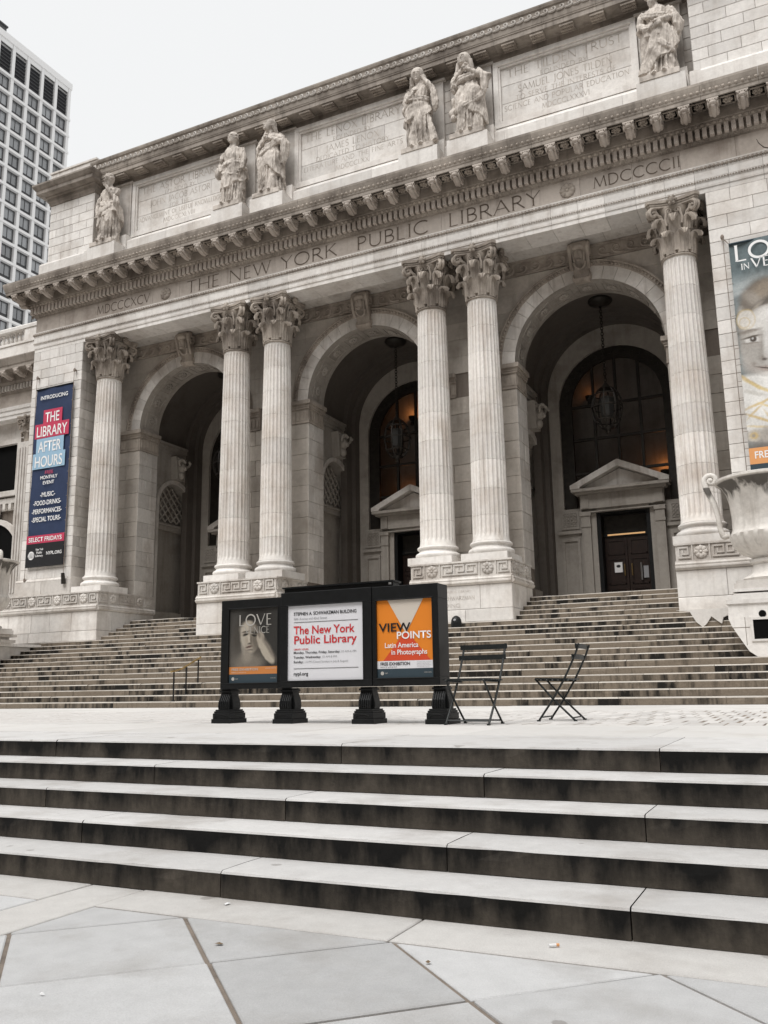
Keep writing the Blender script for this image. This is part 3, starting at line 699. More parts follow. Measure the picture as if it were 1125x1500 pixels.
def leaf(m, ang, r0, z0, h_, w_, out_, th=.035):
    cur = [(0, 0), (.03, .25), (.05, .5), (.10, .74), (.22, .92), (.38, 1.0), (.54, .97), (.62, .86), (.58, .76)]
    wd = [.80, .95, 1.0, .98, .95, .88, .74, .52, .22]
    F = []; B = []
    ca, sa = cos(ang), sin(ang); ns = 7
    for i, ((dr, dz), q) in enumerate(zip(cur, wd)):
        a0 = cur[max(0, i-1)]; a1 = cur[min(len(cur)-1, i+1)]
        tx, tz = (a1[0]-a0[0])*out_, (a1[1]-a0[1])*h_; l = math.hypot(tx, tz); nx, nz = tz/l, -tx/l
        fr = []; br = []
        for j in range(ns):
            s = -1+2*j/(ns-1); lob = 1-.16*(i % 2)*abs(s); ww = w_*.5*q*s*lob
            bul = (1-s*s)*.05 + (.022 if j in (1, 3, 5) else -.008)
            r = r0+dr*out_+bul; z = z0+dz*h_
            fx, fy = r*ca-ww*sa, r*sa+ww*ca
            fr.append((fx+nx*th*ca*.3, fy+nx*th*sa*.3, z+nz*th*.3)); br.append((fx-nx*th*ca, fy-nx*th*sa, z-nz*th))
        F.append(fr); B.append(br)
    m.grid(F); m.grid(B)
    for a, b in ((0, 0), (ns-1, ns-1)): m.grid([[F[i][a] for i in range(len(cur))], [B[i][a] for i in range(len(cur))]])
    m.grid([F[-1], B[-1]]); m.grid([F[0], B[0]])
def spiral(cx, cz, r, turns, a0, n=22, sgn=1): return [(cx+r*(1-.82*i/n)*cos(a0+sgn*2*pi*turns*i/n), cz+r*(1-.82*i/n)*sin(a0+sgn*2*pi*turns*i/n)) for i in range(n+1)]
cp = MB()
cp.lathe([(.475, -.06), (.50, -.03), (.475, .0), (.43, .02), (.42, .5), (.44, .9), (.52, 1.2), (.62, 1.36), (.62, 1.40)], 40)
for k in range(8): leaf(cp, 2*pi*k/8+pi/8, .425, .02, .60, .37, .40)
for k in range(8): leaf(cp, 2*pi*k/8, .43, .10, .98, .40, .50)
for k in range(4):
    a = pi/4+k*pi/2; d = Vector((cos(a), sin(a), 0)); s_ = Vector((-sin(a), cos(a), 0))
    for q in (-1, 1):
        P = [(.46, .78), (.52, 1.0), (.62, 1.2), (.72, 1.34)] + spiral(.80, 1.26, .155, 1.35, pi*.70, 22, -1)
        cp.tube([tuple(d*r + s_*(.05*q) + Vector((0, 0, z))) for r, z in P], [.05]*4+[.055-.022*i/22 for i in range(23)], 6)
    cp.ell(tuple(d*.80+Vector((0, 0, 1.26))), (.05, .05, .05), 8, 5)
    leaf(cp, a, .50, .70, .52, .26, .46)
for k in range(4):
    a = k*pi/2; d = Vector((cos(a), sin(a), 0)); s_ = Vector((-sin(a), cos(a), 0))
    for q in (-1, 1):
        P = [(.20, .85), (.22, 1.05), (.19, 1.2)] + spiral(.105, 1.25, .085, 1.2, 0.1, 16, 1)
        cp.tube([tuple(d*(.52+.10*(z-.85)) + s_*(x_*q) + Vector((0, 0, z))) for x_, z in P], [.035]*3+[.036]*17, 6)
    cp.ell(tuple(d*.70+Vector((0, 0, 1.50))), (.10, .10, .12), 10, 6)
    for e in range(6):
        aa = 2*pi*e/6; cp.ell(tuple(d*.72+s_*(.10*cos(aa))+Vector((0, 0, 1.50+.10*sin(aa)))), (.055, .055, .055), 6, 5)
ab = []
for k in range(4):
    a = pi/4+k*pi/2; c = Vector((cos(a), sin(a))); t = Vector((-sin(a), cos(a))); nx = Vector((cos(a+pi/2), sin(a+pi/2)))
    ab += [c*.94-t*.075, c*.94+t*.075]
    p0, p1 = c*.94+t*.075, nx*.94-Vector((-nx.y, nx.x))*.075; mid = (c+nx).normalized()
    for i in range(1, 8):
        u = i/8; ab.append(p0.lerp(p1, u) - mid*(.135*4*u*(1-u)))
cp.prism([tuple(p*.95) for p in ab], 'z', 1.40, 1.46); cp.prism([tuple(p*.98) for p in ab], 'z', 1.461, 1.52); cp.prism([tuple(p*1.03) for p in ab], 'z', 1.521, 1.605)
CAPM = cp.mesh('capital', M['carved'], smooth=True, angle=50)
CX = [X0-10.49, X0-4.59, X0-2.90, X0+2.90, X0+4.59, X0+10.49]
for cx in CX:
    c = add('column', BASEM, LIB, (cx, YC, 3.95))
    rz = rnd.randrange(24)*2*pi/24
    for a, me in DR: add('drum', me, c, (cx, YC, a), 2*pi*rnd.randrange(24)/24)
    add('capital', CAPM, c, (cx, YC, SH1))
    # square half-block between plinth and wall
    pass

# ---- piers at both ends of the portico
def pier(xa, xb, side):
    m = MB().box(xa+.03, xb-.03, YA+.03, YW+1.0, ZF1-.2, ZA)
    p = part('pier', m, M['mortar'], ((xa+xb)/2, YA, ZF1))
    b0 = ZF1
    ashlar(p, xa-.10, xb+.10, YA-.10, b0, b0+.55, .55, 1.3, M['marble'], seed=31+int(xb), depth=.3)
    cap = MB().prism([(YA-.10, b0+.55), (YA-.10, b0+.58), (YA-.03, b0+.66), (YA+.05, b0+.66), (YA+.05, b0+.55)], 'x', xa-.1, xb+.1); part('base_moulding', cap, M['marble'], (0, 0, 0), p)
    ashlar(p, xa, xb, YA, b0+.66, ZA, .378, 1.02, M['pale'], seed=77+int(xb), depth=.2)
    if side: ashlar(p, YA+.004, YW+.02, xb, b0+.66, ZA, .378, .75, M['marble'], seed=99, depth=.2, face='+x'); ashlar(p, YA-.096, YW+.02, xb+.10, b0, b0+.66, .66, .9, M['marble'], seed=98, depth=.2, face='+x')
    else: ashlar(p, YA+.004, YW+.02, xa, b0+.66, ZA, .378, .75, M['marble'], seed=97, depth=.2, face='-x')
    return p
pier(XPL0, XPL1, True); pier(XPR0, XPR1, False)

# ---- wall of arches
aw = MB()
for bx in BAYS:
    P = [(bx-3.77, ZI), (bx-RA, ZI)] + [(bx+RA*cos(R(180-6*i)), ZI+RA*sin(R(180-6*i))) for i in range(1, 30)] + [(bx+RA, ZI), (bx+3.77, ZI), (bx+3.77, ZA+.3), (bx-3.77, ZA+.3)]
    aw.prism(P, 'y', YW+.03, YV)
for a, b in ((-24.6, BAYS[0]-RA), (BAYS[0]+RA, BAYS[1]-RA), (BAYS[1]+RA, BAYS[2]-RA), (BAYS[2]+RA, -1.2)):
    aw.box(a+.02, b-.02, YW+.03, YV, ZL-.1, ZI)
AW = part('arch_wall', aw, M['mortar'], (X0, YW, ZL))
spans = [(-24.33, BAYS[0]-RA), (BAYS[0]+RA, BAYS[1]-RA), (BAYS[1]+RA, BAYS[2]-RA), (BAYS[2]+RA, -1.51)]
for i, (a, b) in enumerate(spans):
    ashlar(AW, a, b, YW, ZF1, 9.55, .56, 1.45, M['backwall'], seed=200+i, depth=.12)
SP = add('spandrel_wall', MB().box(-24.3, -1.55, YW+.06, YW+.08, 13.2, 13.7).mesh('spandrel_wall', M['mortar']), LIB)
hs_ = (13.25-ZI)/5
for bi, bx in enumerate(BAYS):
    for i in range(5):
        z0, z1 = ZI+i*hs_+.004, ZI+(i+1)*hs_-.004
        for sg in (-1, 1):
            edge = []
            for q in range(9):
                z = z0+(z1-z0)*q/8; dz = z-ZI; r2 = (RE-.02)**2-dz*dz
                edge.append((bx+sg*(math.sqrt(r2) if r2 > 0 else 0.0), z))
            xo = bx+sg*3.766
            if abs(edge[0][0]-bx) < .01 and i < 4: continue
            P = edge + [(xo, z1), (xo, z0)]
            cut = bx+sg*(3.766 if i % 2 == 0 else 3.3)
            c = (sum(p[0] for p in P)/len(P), YW, sum(p[1] for p in P)/len(P)); m = MB().prism([(p[0], p[1]) for p in P], 'y', YW, YW+.12)
            part('stone_block', m, M['backwall'], c, SP)
    # voussoirs and the carved outer ring
    nv = 19
    for k in range(nv):
        a0, a1 = 180*k/nv+.12, 180*(k+1)/nv-.12
        P = [(bx+(RE-.16)*cos(R(a0+(a1-a0)*t/4)), ZI+(RE-.16)*sin(R(a0+(a1-a0)*t/4))) for t in range(5)] + [(bx+RA*cos(R(a1+(a0-a1)*t/4)), ZI+RA*sin(R(a1+(a0-a1)*t/4))) for t in range(5)]
        c = (sum(p[0] for p in P)/10, YW, sum(p[1] for p in P)/10)
        part('voussoir', MB().prism(P, 'y', YW-.05, YW+.2), M['pale' if bi == 9 else 'marble'], c, AW)
    m = MB()
    for (ra, rb, ya) in ((RE-.16, RE-.115, YW-.075), (RE-.03, RE+.02, YW-.115), (RE-.115, RE-.03, YW-.06)):
        P = [(bx+rb*cos(R(180*t/48)), ZI+rb*sin(R(180*t/48))) for t in range(49)] + [(bx+ra*cos(R(180-180*t/48)), ZI+ra*sin(R(180-180*t/48))) for t in range(49)]
        m.prism(P, 'y', ya, YW+.1)
    for k in range(70):
        a = pi*(k+.5)/70; rr = RE-.072; rot = Matrix.Rotation(-a, 3, 'Y')
        m.ell((bx+rr*cos(a), YW-.065, ZI+rr*sin(a)), (.052, .045, .036), 7, 5, rot)
    part('archivolt', m, M['carved'], (bx, YW, ZI), AW)
    # imposts: carved capital band on both jambs, wrapping round the corner
    for sg in (-1, 1):
        m = MB(); xi = bx+sg*RA; xo = bx+sg*3.25
        def wrap(z0, z1, d):
            xa, xb = sorted((xi-sg*d, xo)); m.box(xa, xb, YW-d, YW+.05, z0, z1)
            xa, xb = sorted((xi-sg*(d-.003), xi+sg*.05)); m.box(xa, xb, YW-d+.003, YV+.02, z0+.001, z1-.001)
        wrap(9.55, 9.62, .03); wrap(9.62, 10.06, .012); wrap(10.06, 10.13, .05); wrap(10.13, 10.22, .075); wrap(10.22, 10.36, .13)
        n = 6
        for k in range(n):
            cx = xi+sg*(.10+k*.155); m.prism([(cx-.045, 9.66), (cx+.045, 9.66), (cx+.045, 9.95)]+[(cx+.045*cos(R(20*t)), 9.95+.05*sin(R(20*t))) for t in range(1, 9)]+[(cx-.045, 9.95)], 'y', YW-.03, YW)
        for k in range(6):
            cy = YW+.10+k*.17; xa, xb = sorted((xi-sg*.03, xi)); m.prism([(cy-.045, 9.66), (cy+.045, 9.66), (cy+.045, 9.99), (cy-.045, 9.99)], 'x', xa, xb)
        part('impost', m, M['carved'], (xi, YW, 9.55), AW)
    ashlar(AW, YW+.004, YV, bx-RA, ZF1, 9.55, .56, .8, M['marble'], seed=300+bi, depth=.1, face='+x')
    ashlar(AW, YW+.004, YV, bx+RA, ZF1, 9.55, .56, .8, M['marble'], seed=310+bi, depth=.1, face='-x')
    # soffit of the arch, with flowers in frames
    P = []
    for y in (YW-.04, YV): P.append([(bx+(RA-.004)*cos(R(180*t/40)), y, ZI+(RA-.004)*sin(R(180*t/40))) for t in range(41)])
    sf = part('arch_soffit', MB().grid(P), M['shade'], (bx, YW, ZI), fix=False, smooth=True)
    for k in range(9):
        a = R(12+156*k/8); r = RA-.012
        o = add('rosette', ROSD, sf, (bx+r*cos(a), YW+.53, ZI+r*sin(a))); o.rotation_euler = Matrix(((-sin(a), -cos(a), 0), (0, 0, 1), (cos(a), -sin(a), 0))).transposed().to_euler() if False else (Matrix.Rotation(-(a-pi/2), 3, 'Y') @ Matrix.Rotation(pi/2, 3, 'X')).to_euler()
        fr = MB()
        for (u0, u1, v0, v1) in ((-.26, .26, -.30, -.265), (-.26, .26, .265, .30), (-.295, -.26, -.30, .30), (.26, .295, -.30, .30)): fr.box(u0, u1, -.03, .01, v0, v1)
        q = add('coffer_frame', fr.mesh('coffer_frame', M['shade']), sf, (bx+r*cos(a), YW+.53, ZI+r*sin(a))); q.rotation_euler = o.rotation_euler
    # running-scroll band under the ceiling
    m = MB().box(bx-2.98, bx+2.98, YW-.05, YW+.05, 13.26, 13.30); m.box(bx-2.98, bx+2.98, YW-.06, YW+.05, 13.68, 13.76); m.box(bx-2.98, bx+2.98, YW-.02, YW+.05, 13.30, 13.68)
    for k in range(14):
        cx = bx-2.75+k*.425; sg = 1 if cx < bx else -1
        S = spiral(0, 0, .15, 1.1, R(-90), 16, 1); pts = [(-.23, -.15), (-.1, -.155)]+S
        m.tube([(cx+sg*p[0], YW-.03, 13.49+p[1]) for p in pts], [.03, .04]+[.042-.018*i/16 for i in range(17)], 6)
    part('scroll_band', m, M['carved'], (bx, YW, 13.3), AW, smooth=False)
    # keystone console with a carved mask
    m = MB(); prof = [(.0, 12.55), (-.16, 12.58), (-.22, 12.66), (-.17, 12.76), (-.22, 12.95), (-.36, 13.25), (-.50, 13.50), (-.52, 13.66), (-.46, 13.74), (0, 13.74)]
    m.prism([(YW+p, z) for p, z in prof], 'x', bx-.235, bx+.235)
    for sg in (-1, 1):
        m.tube([(bx+sg*.27, YW-.30+p[0], 13.50+p[1]) for p in spiral(0, 0, .21, 1.7, R(90), 26, 1)], [.075-.03*i/26 for i in range(27)], 6)
        m.tube([(bx+sg*.27, YW-.50, 13.55), (bx+sg*.27, YW-.42, 13.2), (bx+sg*.26, YW-.27, 12.9)], .055, 6)
        m.tube([(bx+sg*.25, YW-.15+p[0], 12.70+p[1]) for p in spiral(0, 0, .11, 1.5, R(90), 18, -1)], [.04-.015*i/18 for i in range(19)], 6)
    m.ell((bx, YW-.47, 13.32), (.14, .14, .20), 12, 8); m.ell((bx, YW-.62, 13.30), (.028, .035, .06), 8, 6); m.ell((bx, YW-.50, 13.52), (.19, .15, .11), 12, 6)
    for sg in (-1, 1): m.ell((bx+sg*.15, YW-.42, 13.30), (.05, .08, .20), 8, 6); m.ell((bx+sg*.05, YW-.595, 13.36), (.034, .022, .02), 6, 5); m.tube([(bx+sg*.18, YW-.40, 13.1), (bx+sg*.12, YW-.33, 12.95), (bx, YW-.31, 12.9)], .04, 6)
    m.ell((bx, YW-.585, 13.22), (.055, .028, .016), 8, 5); m.ell((bx, YW-.52, 13.12), (.08, .07, .06), 8, 6)
    part('keystone', m, M['carved'], (bx, YW, 12.6), AW, smooth=True, angle=45)

# ---- entablature
XE0, XE1 = XPL0+.02, 3.0
def xsplit(a, b, L, jit, seed):
    rg = random.Random(seed); xs = [a]; x = a
    while x < b-L*1.4: x += L+rg.uniform(-jit, jit); xs.append(x)
    return xs+[b]
arch_p = [(0, ZA), (0, 13.872), (.012, 13.885), (.03, 13.90), (.03, 13.925), (.035, 13.935), (.035, 14.055), (.055, 14.075), (.065, 14.10), (.062, 14.13), (.07, 14.136), (.07, 14.355), (.08, 14.375), (.085, 14.42), (.105, 14.50), (.115, 14.512), (.115, 14.542), (-.85, 14.542), (-.85, ZA)]
AR = part('architrave', MB().box(XE0+.05, XE1, YA+.05, YW+.05, ZA+.03, 14.5), M['mortar'], (X0, YA, ZA))
for a, b in zip(*(lambda s: (s, s[1:]))(xsplit(XE0, XE1, .84, .05, 5))):
    c = (a+b)/2; part('architrave_block', MB().prism([(YA-p, z) for p, z in arch_p], 'x', a+.004, b-.004), M['pale'], (c, YA, ZA), AR)
lm = MB()                                         # leaf-and-dart under the frieze, bead rows
x = XE0
while x < XE1:
    lm.ell((x, YA-.095, 14.455), (.045, .035, .055), 6, 4); lm.ell((x+.055, YA-.09, 14.44), (.014, .03, .05), 5, 4); x += .11
x = XE0
while x < XE1: lm.ell((x, YA-.068, 14.095), (.03, .018, .02), 6, 4); x += .072
o = part('leaf_moulding', lm, M['carved'], (X0, YA, 14.3), AR, smooth=True, fix=False); o['kind'] = 'stuff'
FZ = part('frieze', MB().box(XE0+.05, XE1, YA+.03, YW+1, 14.5, 15.25), M['mortar'], (X0, YA, 14.54))
for a, b in zip(*(lambda s: (s, s[1:]))(xsplit(XE0, XE1, 1.45, .2, 6))):
    add('frieze_block', block_mesh(b-a-.006, .3, .676, M['frieze'], .004), FZ, ((a+b)/2, YA, (14.542+15.217)/2))
rt = MB().box(XE0+.002, XE0+.3, YA+.004, YW+.9, 14.543, 15.216); part('return_block', rt, M['frieze'], (0, 0, 0), FZ)
ft = MB()
for s, a, b, h in (('MDCCCXCV', -23.72, -21.12, .34), ('THE NEW YORK', -19.42, -13.14, .45), ('PUBLIC', -12.38, -9.80, .45), ('LIBRARY', -9.10, -6.12, .45), ('MDCCCCII', -4.52, -2.06, .34)):
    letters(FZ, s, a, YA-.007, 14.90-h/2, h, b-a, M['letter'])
for bx in (BAYS[0]+.02, BAYS[2]+.02): add('rosette', rosette_mb(.25, .05, 8).mesh('frieze_rosette', M['carved'], smooth=True), FZ, (bx, YA, 14.88))
def sweep_left(m, prof, xl, xr, yf, yb):
    """moulding along the front with a mitred return down the left end"""
    P = []
    for p, z in prof: P.append([(xl-p, yb, z), (xl-p, yf-p, z), (xr, yf-p, z)])
    m.grid(P)
bed = [(0, 15.217), (.03, 15.22), (.035, 15.245), (.10, 15.30), (.105, 15.318), (.105, 15.59), (.25, 15.592), (.255, 15.61), (.30, 15.69), (.325, 15.70), (.325, 16.03), (.86, 16.03), (.86, 16.035)]
m = MB(); sweep_left(m, bed, XE0, XE1, YA, YW+1.0); CO = part('cornice', m, M['sooty_shaded'], (X0, YA, 15.22), fix=False)
crown = [(.30, 16.03), (.82, 16.03), (.855, 16.025), (.86, 16.03), (.86, 16.135), (.875, 16.15), (.885, 16.18), (.885, 16.20), (.895, 16.22), (.93, 16.33), (.955, 16.43), (.955, 16.50), (.6, 16.52), (.30, 16.52)]
sp = xsplit(XE0-.0, XE1, 1.62, .15, 8)
for a, b in zip(sp, sp[1:]): part('cornice_block', MB().prism([(YA-p, z) for p, z in crown], 'x', a+.004, b-.004), M['sooty_shaded'], ((a+b)/2, YA, 16.1), CO)
m = MB(); sweep_left(m, crown, XE0-.002, XE0+.002, YA, YW+1.0); m.box(XE0-.85, XE0+.3, YA-.84, YW+1.0, 16.035, 16.515); part('cornice_return', m, M['sooty_shaded'], (XE0, YA, 16.1), CO, fix=False)
part('cornice_top', MB().box(XE0-.6, XE1, YA-.5, YW+1.5, 16.44, 16.53), M['sooty_shaded'], (0, 0, 0), CO)
dm = MB(); x = XE0-.12
while x < XE1: dm.box(x, x+.118, YA-.24, YA-.09, 15.325, 15.588); x += .19
y = YA-.05
while y < YW+.9: dm.box(XE0-.24, XE0-.09, y, y+.118, 15.325, 15.588); y += .19
o = part('dentils', dm, M['frieze'], (X0, YA, 15.3), CO); o['kind'] = 'stuff'
em = MB(); x = XE0-.2
while x < XE1: em.ell((x, YA-.275, 15.645), (.062, .045, .05), 7, 5); em.ell((x+.085, YA-.275, 15.645), (.016, .04, .05), 5, 4); em.ell((x, YA-.885, 16.26), (.06, .05, .055), 6, 4); em.ell((x+.08, YA-.885, 16.27), (.015, .04, .05), 5, 4); em.prism([(x-.05, 15.30), (x+.05, 15.30), (x, 15.225)], 'y', YA-.085, YA-.01); x += .165
o = part('egg_moulding', em, M['carved'], (X0, YA, 15.6), CO, smooth=True, fix=False); o['kind'] = 'stuff'
mo = MB(); pr = [(0, .0), (-.10, -.01), (-.26, .02), (-.38, .08), (-.46, .06), (-.50, .10), (-.50, .19), (0, .19)]
mo.prism([(p, z) for p, z in pr], 'x', -.12, .12); mo.box(-.155, .155, -.53, .02, .19, .245)
for sg in (-1, 1): mo.tube([(sg*.125, -.41+p[0], .10+p[1]) for p in spiral(0, 0, .085, 1.3, R(90), 14, 1)], .024, 5); mo.tube([(sg*.125, -.10+p[0], .08+p[1]) for p in spiral(0, 0, .075, 1.3, R(-90), 14, 1)], .022, 5)
mo.tube([(0, -.02, -.01), (0, -.2, .0), (0, -.38, .06), (0, -.50, .06)], [.05, .075, .08, .05], 8); mo.ell((0, -.50, .12), (.10, .05, .06), 8, 5)
for k in range(4): mo.ell((-.10+.067*k, -.515, .165), (.03, .03, .028), 6, 4)
MODM = mo.mesh('modillion', M['frieze'], smooth=True, angle=40)
cf = MB()
for (a, b, c, d) in ((-.21, .21, -.20, -.165), (-.21, .21, .165, .20), (-.21, -.175, -.20, .20), (.175, .21, -.20, .20)): cf.box(a, b, c, d, -.035, .0)
rs = rosette_mb(.15, .06, 6); cf.merge(rs, Matrix.Rotation(-pi/2, 4, 'X').inverted())
COFM = cf.mesh('soffit_coffer', M['carved'], smooth=True, angle=40)
k = 0; x = XE0-.42
while x < XE1:
    add('modillion', MODM, CO, (x, YA-.325, 15.785)); add('soffit_coffer', COFM, CO, (x+.375, YA-.58, 16.027)); x += .752; k += 1
for y in (YA-.42+.15, YA+.45, YA+1.2): q = add('modillion', MODM, CO, (XE0-.325, y+.2, 15.785)); q.rotation_euler = (0, 0, -pi/2)
# portico ceiling
cl = MB().box(XPL1-.05, XPR0+.05, YA+.84, YW+.05, ZA+.04, ZA+.2); CE = part('portico_ceiling', cl, M['mortar'], (X0, YW, ZA))
for a, b in zip(*(lambda s: (s, s[1:]))(xsplit(XPL1, XPR0, .95, .05, 9))):
    part('ceiling_slab', MB().box(a+.004, b-.004, YA+.853, YW+.02, ZA+.02, ZA+.15), M['marble'], ((a+b)/2, YW-.3, ZA), CE)
# ---- attic storey above the cornice
YT = 24.6; ZT0, ZT1 = 16.5, 20.6
AT = part('attic', MB().box(XPL0+.4, XE1, YT+.05, YT+2.2, ZT0, 21.2), M['mortar'], (X0, YT, ZT0))
# base course with light ledge
for a, b in zip(*(lambda s: (s, s[1:]))(xsplit(XPL1-.1, XPR0+.1, 1.25, .15, 21))):
    part('base_stone', MB().prism([(24.28, ZT0), (24.28, 17.68), (24.31, 17.74), (24.45, 17.80), (24.52, 17.93), (YT+.1, 17.95), (YT+.1, ZT0)], 'x', a+.003, b-.003), M['pale'], ((a+b)/2, 24.3, ZT0), AT)
# inscribed panels
TXT = [[('THE ASTOR LIBRARY', .285, 3.75), ('FOUNDED BY', .175, 1.45), ('JOHN JACOB ASTOR', .235, 2.9), ('FOR THE', .175, .95), ('ADVANCEMENT OF USEFUL KNOWLEDGE', .175, 3.95), ('MDCCCXLVIII', .175, 1.5)],
       [('THE LENOX LIBRARY', .285, 3.8), ('FOUNDED BY', .175, 1.5), ('JAMES LENOX', .235, 2.1), ('DEDICATED TO HISTORY', .175, 2.9), ('LITERATURE AND THE FINE ARTS', .175, 3.9), ('MDCCCLXX', .175, 1.3)],
       [('THE TILDEN TRUST', .285, 3.7), ('FOUNDED BY', .175, 1.5), ('SAMUEL JONES TILDEN', .235, 3.0), ('TO SERVE THE INTERESTS OF', .175, 3.2), ('SCIENCE AND POPULAR EDUCATION', .175, 3.95), ('MDCCCLXXXVI', .175, 1.5)]]
for bi, bx in enumerate(BAYS):
    pw = 2.28
    fr = MB()
    for (a, b, c, d, e) in ((bx-pw, bx+pw, 20.20, 20.36, .10), (bx-pw, bx+pw, 17.96, 18.14, .10), (bx-pw, bx-pw+.16, 18.145, 20.195, .095), (bx+pw-.16, bx+pw, 18.145, 20.195, .095)):
        fr.box(a, b, YT-e, YT+.06, c, d)
    for (a, b, c, d, e) in ((bx-pw+.161, bx+pw-.161, 20.13, 20.199, .05), (bx-pw+.161, bx+pw-.161, 18.141, 18.20, .05), (bx-pw+.161, bx-pw+.22, 18.201, 20.129, .048), (bx+pw-.22, bx+pw-.161, 18.201, 20.129, .048)):
        fr.box(a, b, YT-e, YT+.06, c, d)
    PN = part('inscription_panel', fr, M['pale'], (bx, YT, 18), LIB)
    ashlar(PN, bx-pw+.22, bx+pw-.22, YT+.03, 18.2, 20.13, .64, 1.5, M['pale'], seed=400+bi, depth=.06, name='panel_slab', gap=.005, jit=.001)
    zz = 20.04
    for (s, h, wd) in TXT[bi]:
        zz -= h; letters(PN, s, bx-wd/2, YT+.0255, zz, h, wd, M['letter2'], sw=.105, word=True); zz -= .105
# stretches behind the statues and the pilaster strips
for a, b in ((X0-11.55, BAYS[0]-2.28), (BAYS[0]+2.28, BAYS[1]-2.28), (BAYS[1]+2.28, BAYS[2]-2.28), (BAYS[2]+2.28, XPR0+.02)):
    ashlar(AT, a+.005, b-.005, YT, 17.95, 20.36, .40, .75, M['marble'], seed=int(a*7), depth=.1)
for cx in CX:
    part('pilaster_strip', MB().box(cx-.62, cx+.62, YT-.10, YT+.05, 17.95, 20.33).box(cx-.70, cx+.70, YT-.16, YT+.05, 20.331, 20.40), M['marble'], (cx, YT, 18), AT)
    part('statue_pedestal', MB().box(cx-.68, cx+.68, 23.62, 24.3, ZT0, 17.43), M['pale'], (cx, 24, ZT0), AT)
    part('statue_pedestal_back', MB().box(cx-.70, cx+.70, 24.22, YT+.02, ZT0, 17.97), M['pale'], (cx, 24.4, ZT0), AT)
# attic cornice
XA0, XA1 = XPL1-.1, XPR0+.1
ac = [(0, 20.36), (.02, 20.38), (.06, 20.44), (.06, 20.47), (.03, 20.475), (.03, 20.62), (.08, 20.66), (.50, 20.66), (.515, 20.65), (.52, 20.66), (.52, 20.80), (.545, 20.83), (.545, 20.86), (.56, 20.88), (.585, 21.06), (.60, 21.075), (.60, 21.27), (.64, 21.31), (.66, 21.38), (.66, 21.43), (.3, 21.45), (0, 21.45)]
ACO = part('attic_cornice', MB().box(XA0+.02, XA1-.02, YT-.02, YT+1.2, 20.4, 21.40), M['mortar'], (X0, YT, 20.4))
for a, b in zip(*(lambda s: (s, s[1:]))(xsplit(XA0, XA1, 1.7, .15, 23))):
    part('attic_cornice_block', MB().prism([(YT-p, z) for p, z in ac] + [(YT+.3, 21.45), (YT+.3, 20.36)], 'x', a+.003, b-.003), M['sooty_shaded'], ((a+b)/2, YT, 20.7), ACO)
wv = MB(); x = XA0+.2
while x < XA1:
    S = spiral(0, 0, .085, 1.1, R(-90), 12, 1)
    wv.tube([(x+p[0], YT-.605, 21.17+p[1]) for p in [(-.16, -.085), (-.07, -.09)]+S], [.025, .035]+[.036-.016*i/12 for i in range(13)], 5); x += .262
o = part('wave_scrolls', wv, M['marble'], (X0, YT, 21.2), ACO, fix=False); o['kind'] = 'stuff'
mu = MB().box(-.22, .22, -.40, 0, -.085, -.004)
for i in range(6):
    for j in range(3): mu.lathe([(.026, -.125), (.02, -.086)], 6, (-.175+.07*i, -.34+.13*j, 0))
MUM = mu.mesh('mutule', M['carved']); x = XA0+.5
while x < XA1: add('mutule', MUM, ACO, (x, YT-.085, 20.66)); x += .945
part('attic_roof', MB().box(XPL0+.3, XE1, YT-.3, YT+8, 21.30, 21.42), M['sooty_shaded'], (X0, YT, 21.3))
# end blocks of the attic
for (xa, xb, sgn) in ((-26.62, -24.22, -1), (XPR0, XE1, 1)):
    EB = part('attic_end_block', MB().box(xa+.04, xb-.04, 24.10, YT+2.2, ZT0, 21.2), M['mortar'], ((xa+xb)/2, 24.06, ZT0))
    bs = MB().prism([(23.84, ZT0), (23.84, 17.42), (23.88, 17.50), (24.06, 17.60), (24.3, 17.60), (24.3, ZT0)], 'x', xa-.2 if sgn < 0 else xa-.10, xb+.10 if sgn < 0 else xb)
    bs.box(xb-.2 if sgn < 0 else xa-.098, xb+.098 if sgn < 0 else xa+.2, 23.842, YT+.2, ZT0, 17.49)
    part('block_base', bs, M['pale'], ((xa+xb)/2, 24, ZT0), EB)
    ashlar(EB, xa, xb, 24.06, 17.55, 20.12, .367, .95, M['pale'], seed=500+sgn, depth=.25)
    if sgn < 0: ashlar(EB, 24.064, YT, xb, 17.5, 20.12, .37, .6, M['marble'], seed=511, depth=.2, face='+x')
    pr = [(0, 20.12), (.04, 20.14), (.05, 20.22), (.10, 20.28), (.10, 20.42), (.16, 20.46), (.16, 20.50), (.42, 20.54), (.42, 20.68), (.46, 20.72), (.55, 20.86), (.55, 20.93), (.2, 20.95), (-.5, 20.95), (-.5, 20.12)]
    m = MB(); xl, xr = (xa, xb) if sgn < 0 else (xa, xb)
    P = []
    for p, z in pr:
        if sgn < 0: P.append([(xl-p, YT+1.5, z), (xl-p, 24.06-p, z), (xr+p*.55, 24.06-p, z), (xr+p*.55, YT+.1, z)])
        else: P.append([(xl-p*.55, YT+.1, z), (xl-p*.55, 24.06-p, z), (xr, 24.06-p, z), (xr, YT+1, z)])
    m.grid(P); part('block_cornice', m, M['sooty_shaded'], ((xa+xb)/2, 24.06, 20.5), EB, fix=False)
    part('blocking_course', MB().box(xa+.02, xb+.06 if sgn < 0 else xb, 23.98, YT+1.5, 20.94, 21.52).box(xa-.03, xb+.10 if sgn < 0 else xb, 23.94, YT+1.5, 21.521, 21.60), M['marble'], ((xa+xb)/2, 24, 21), EB)

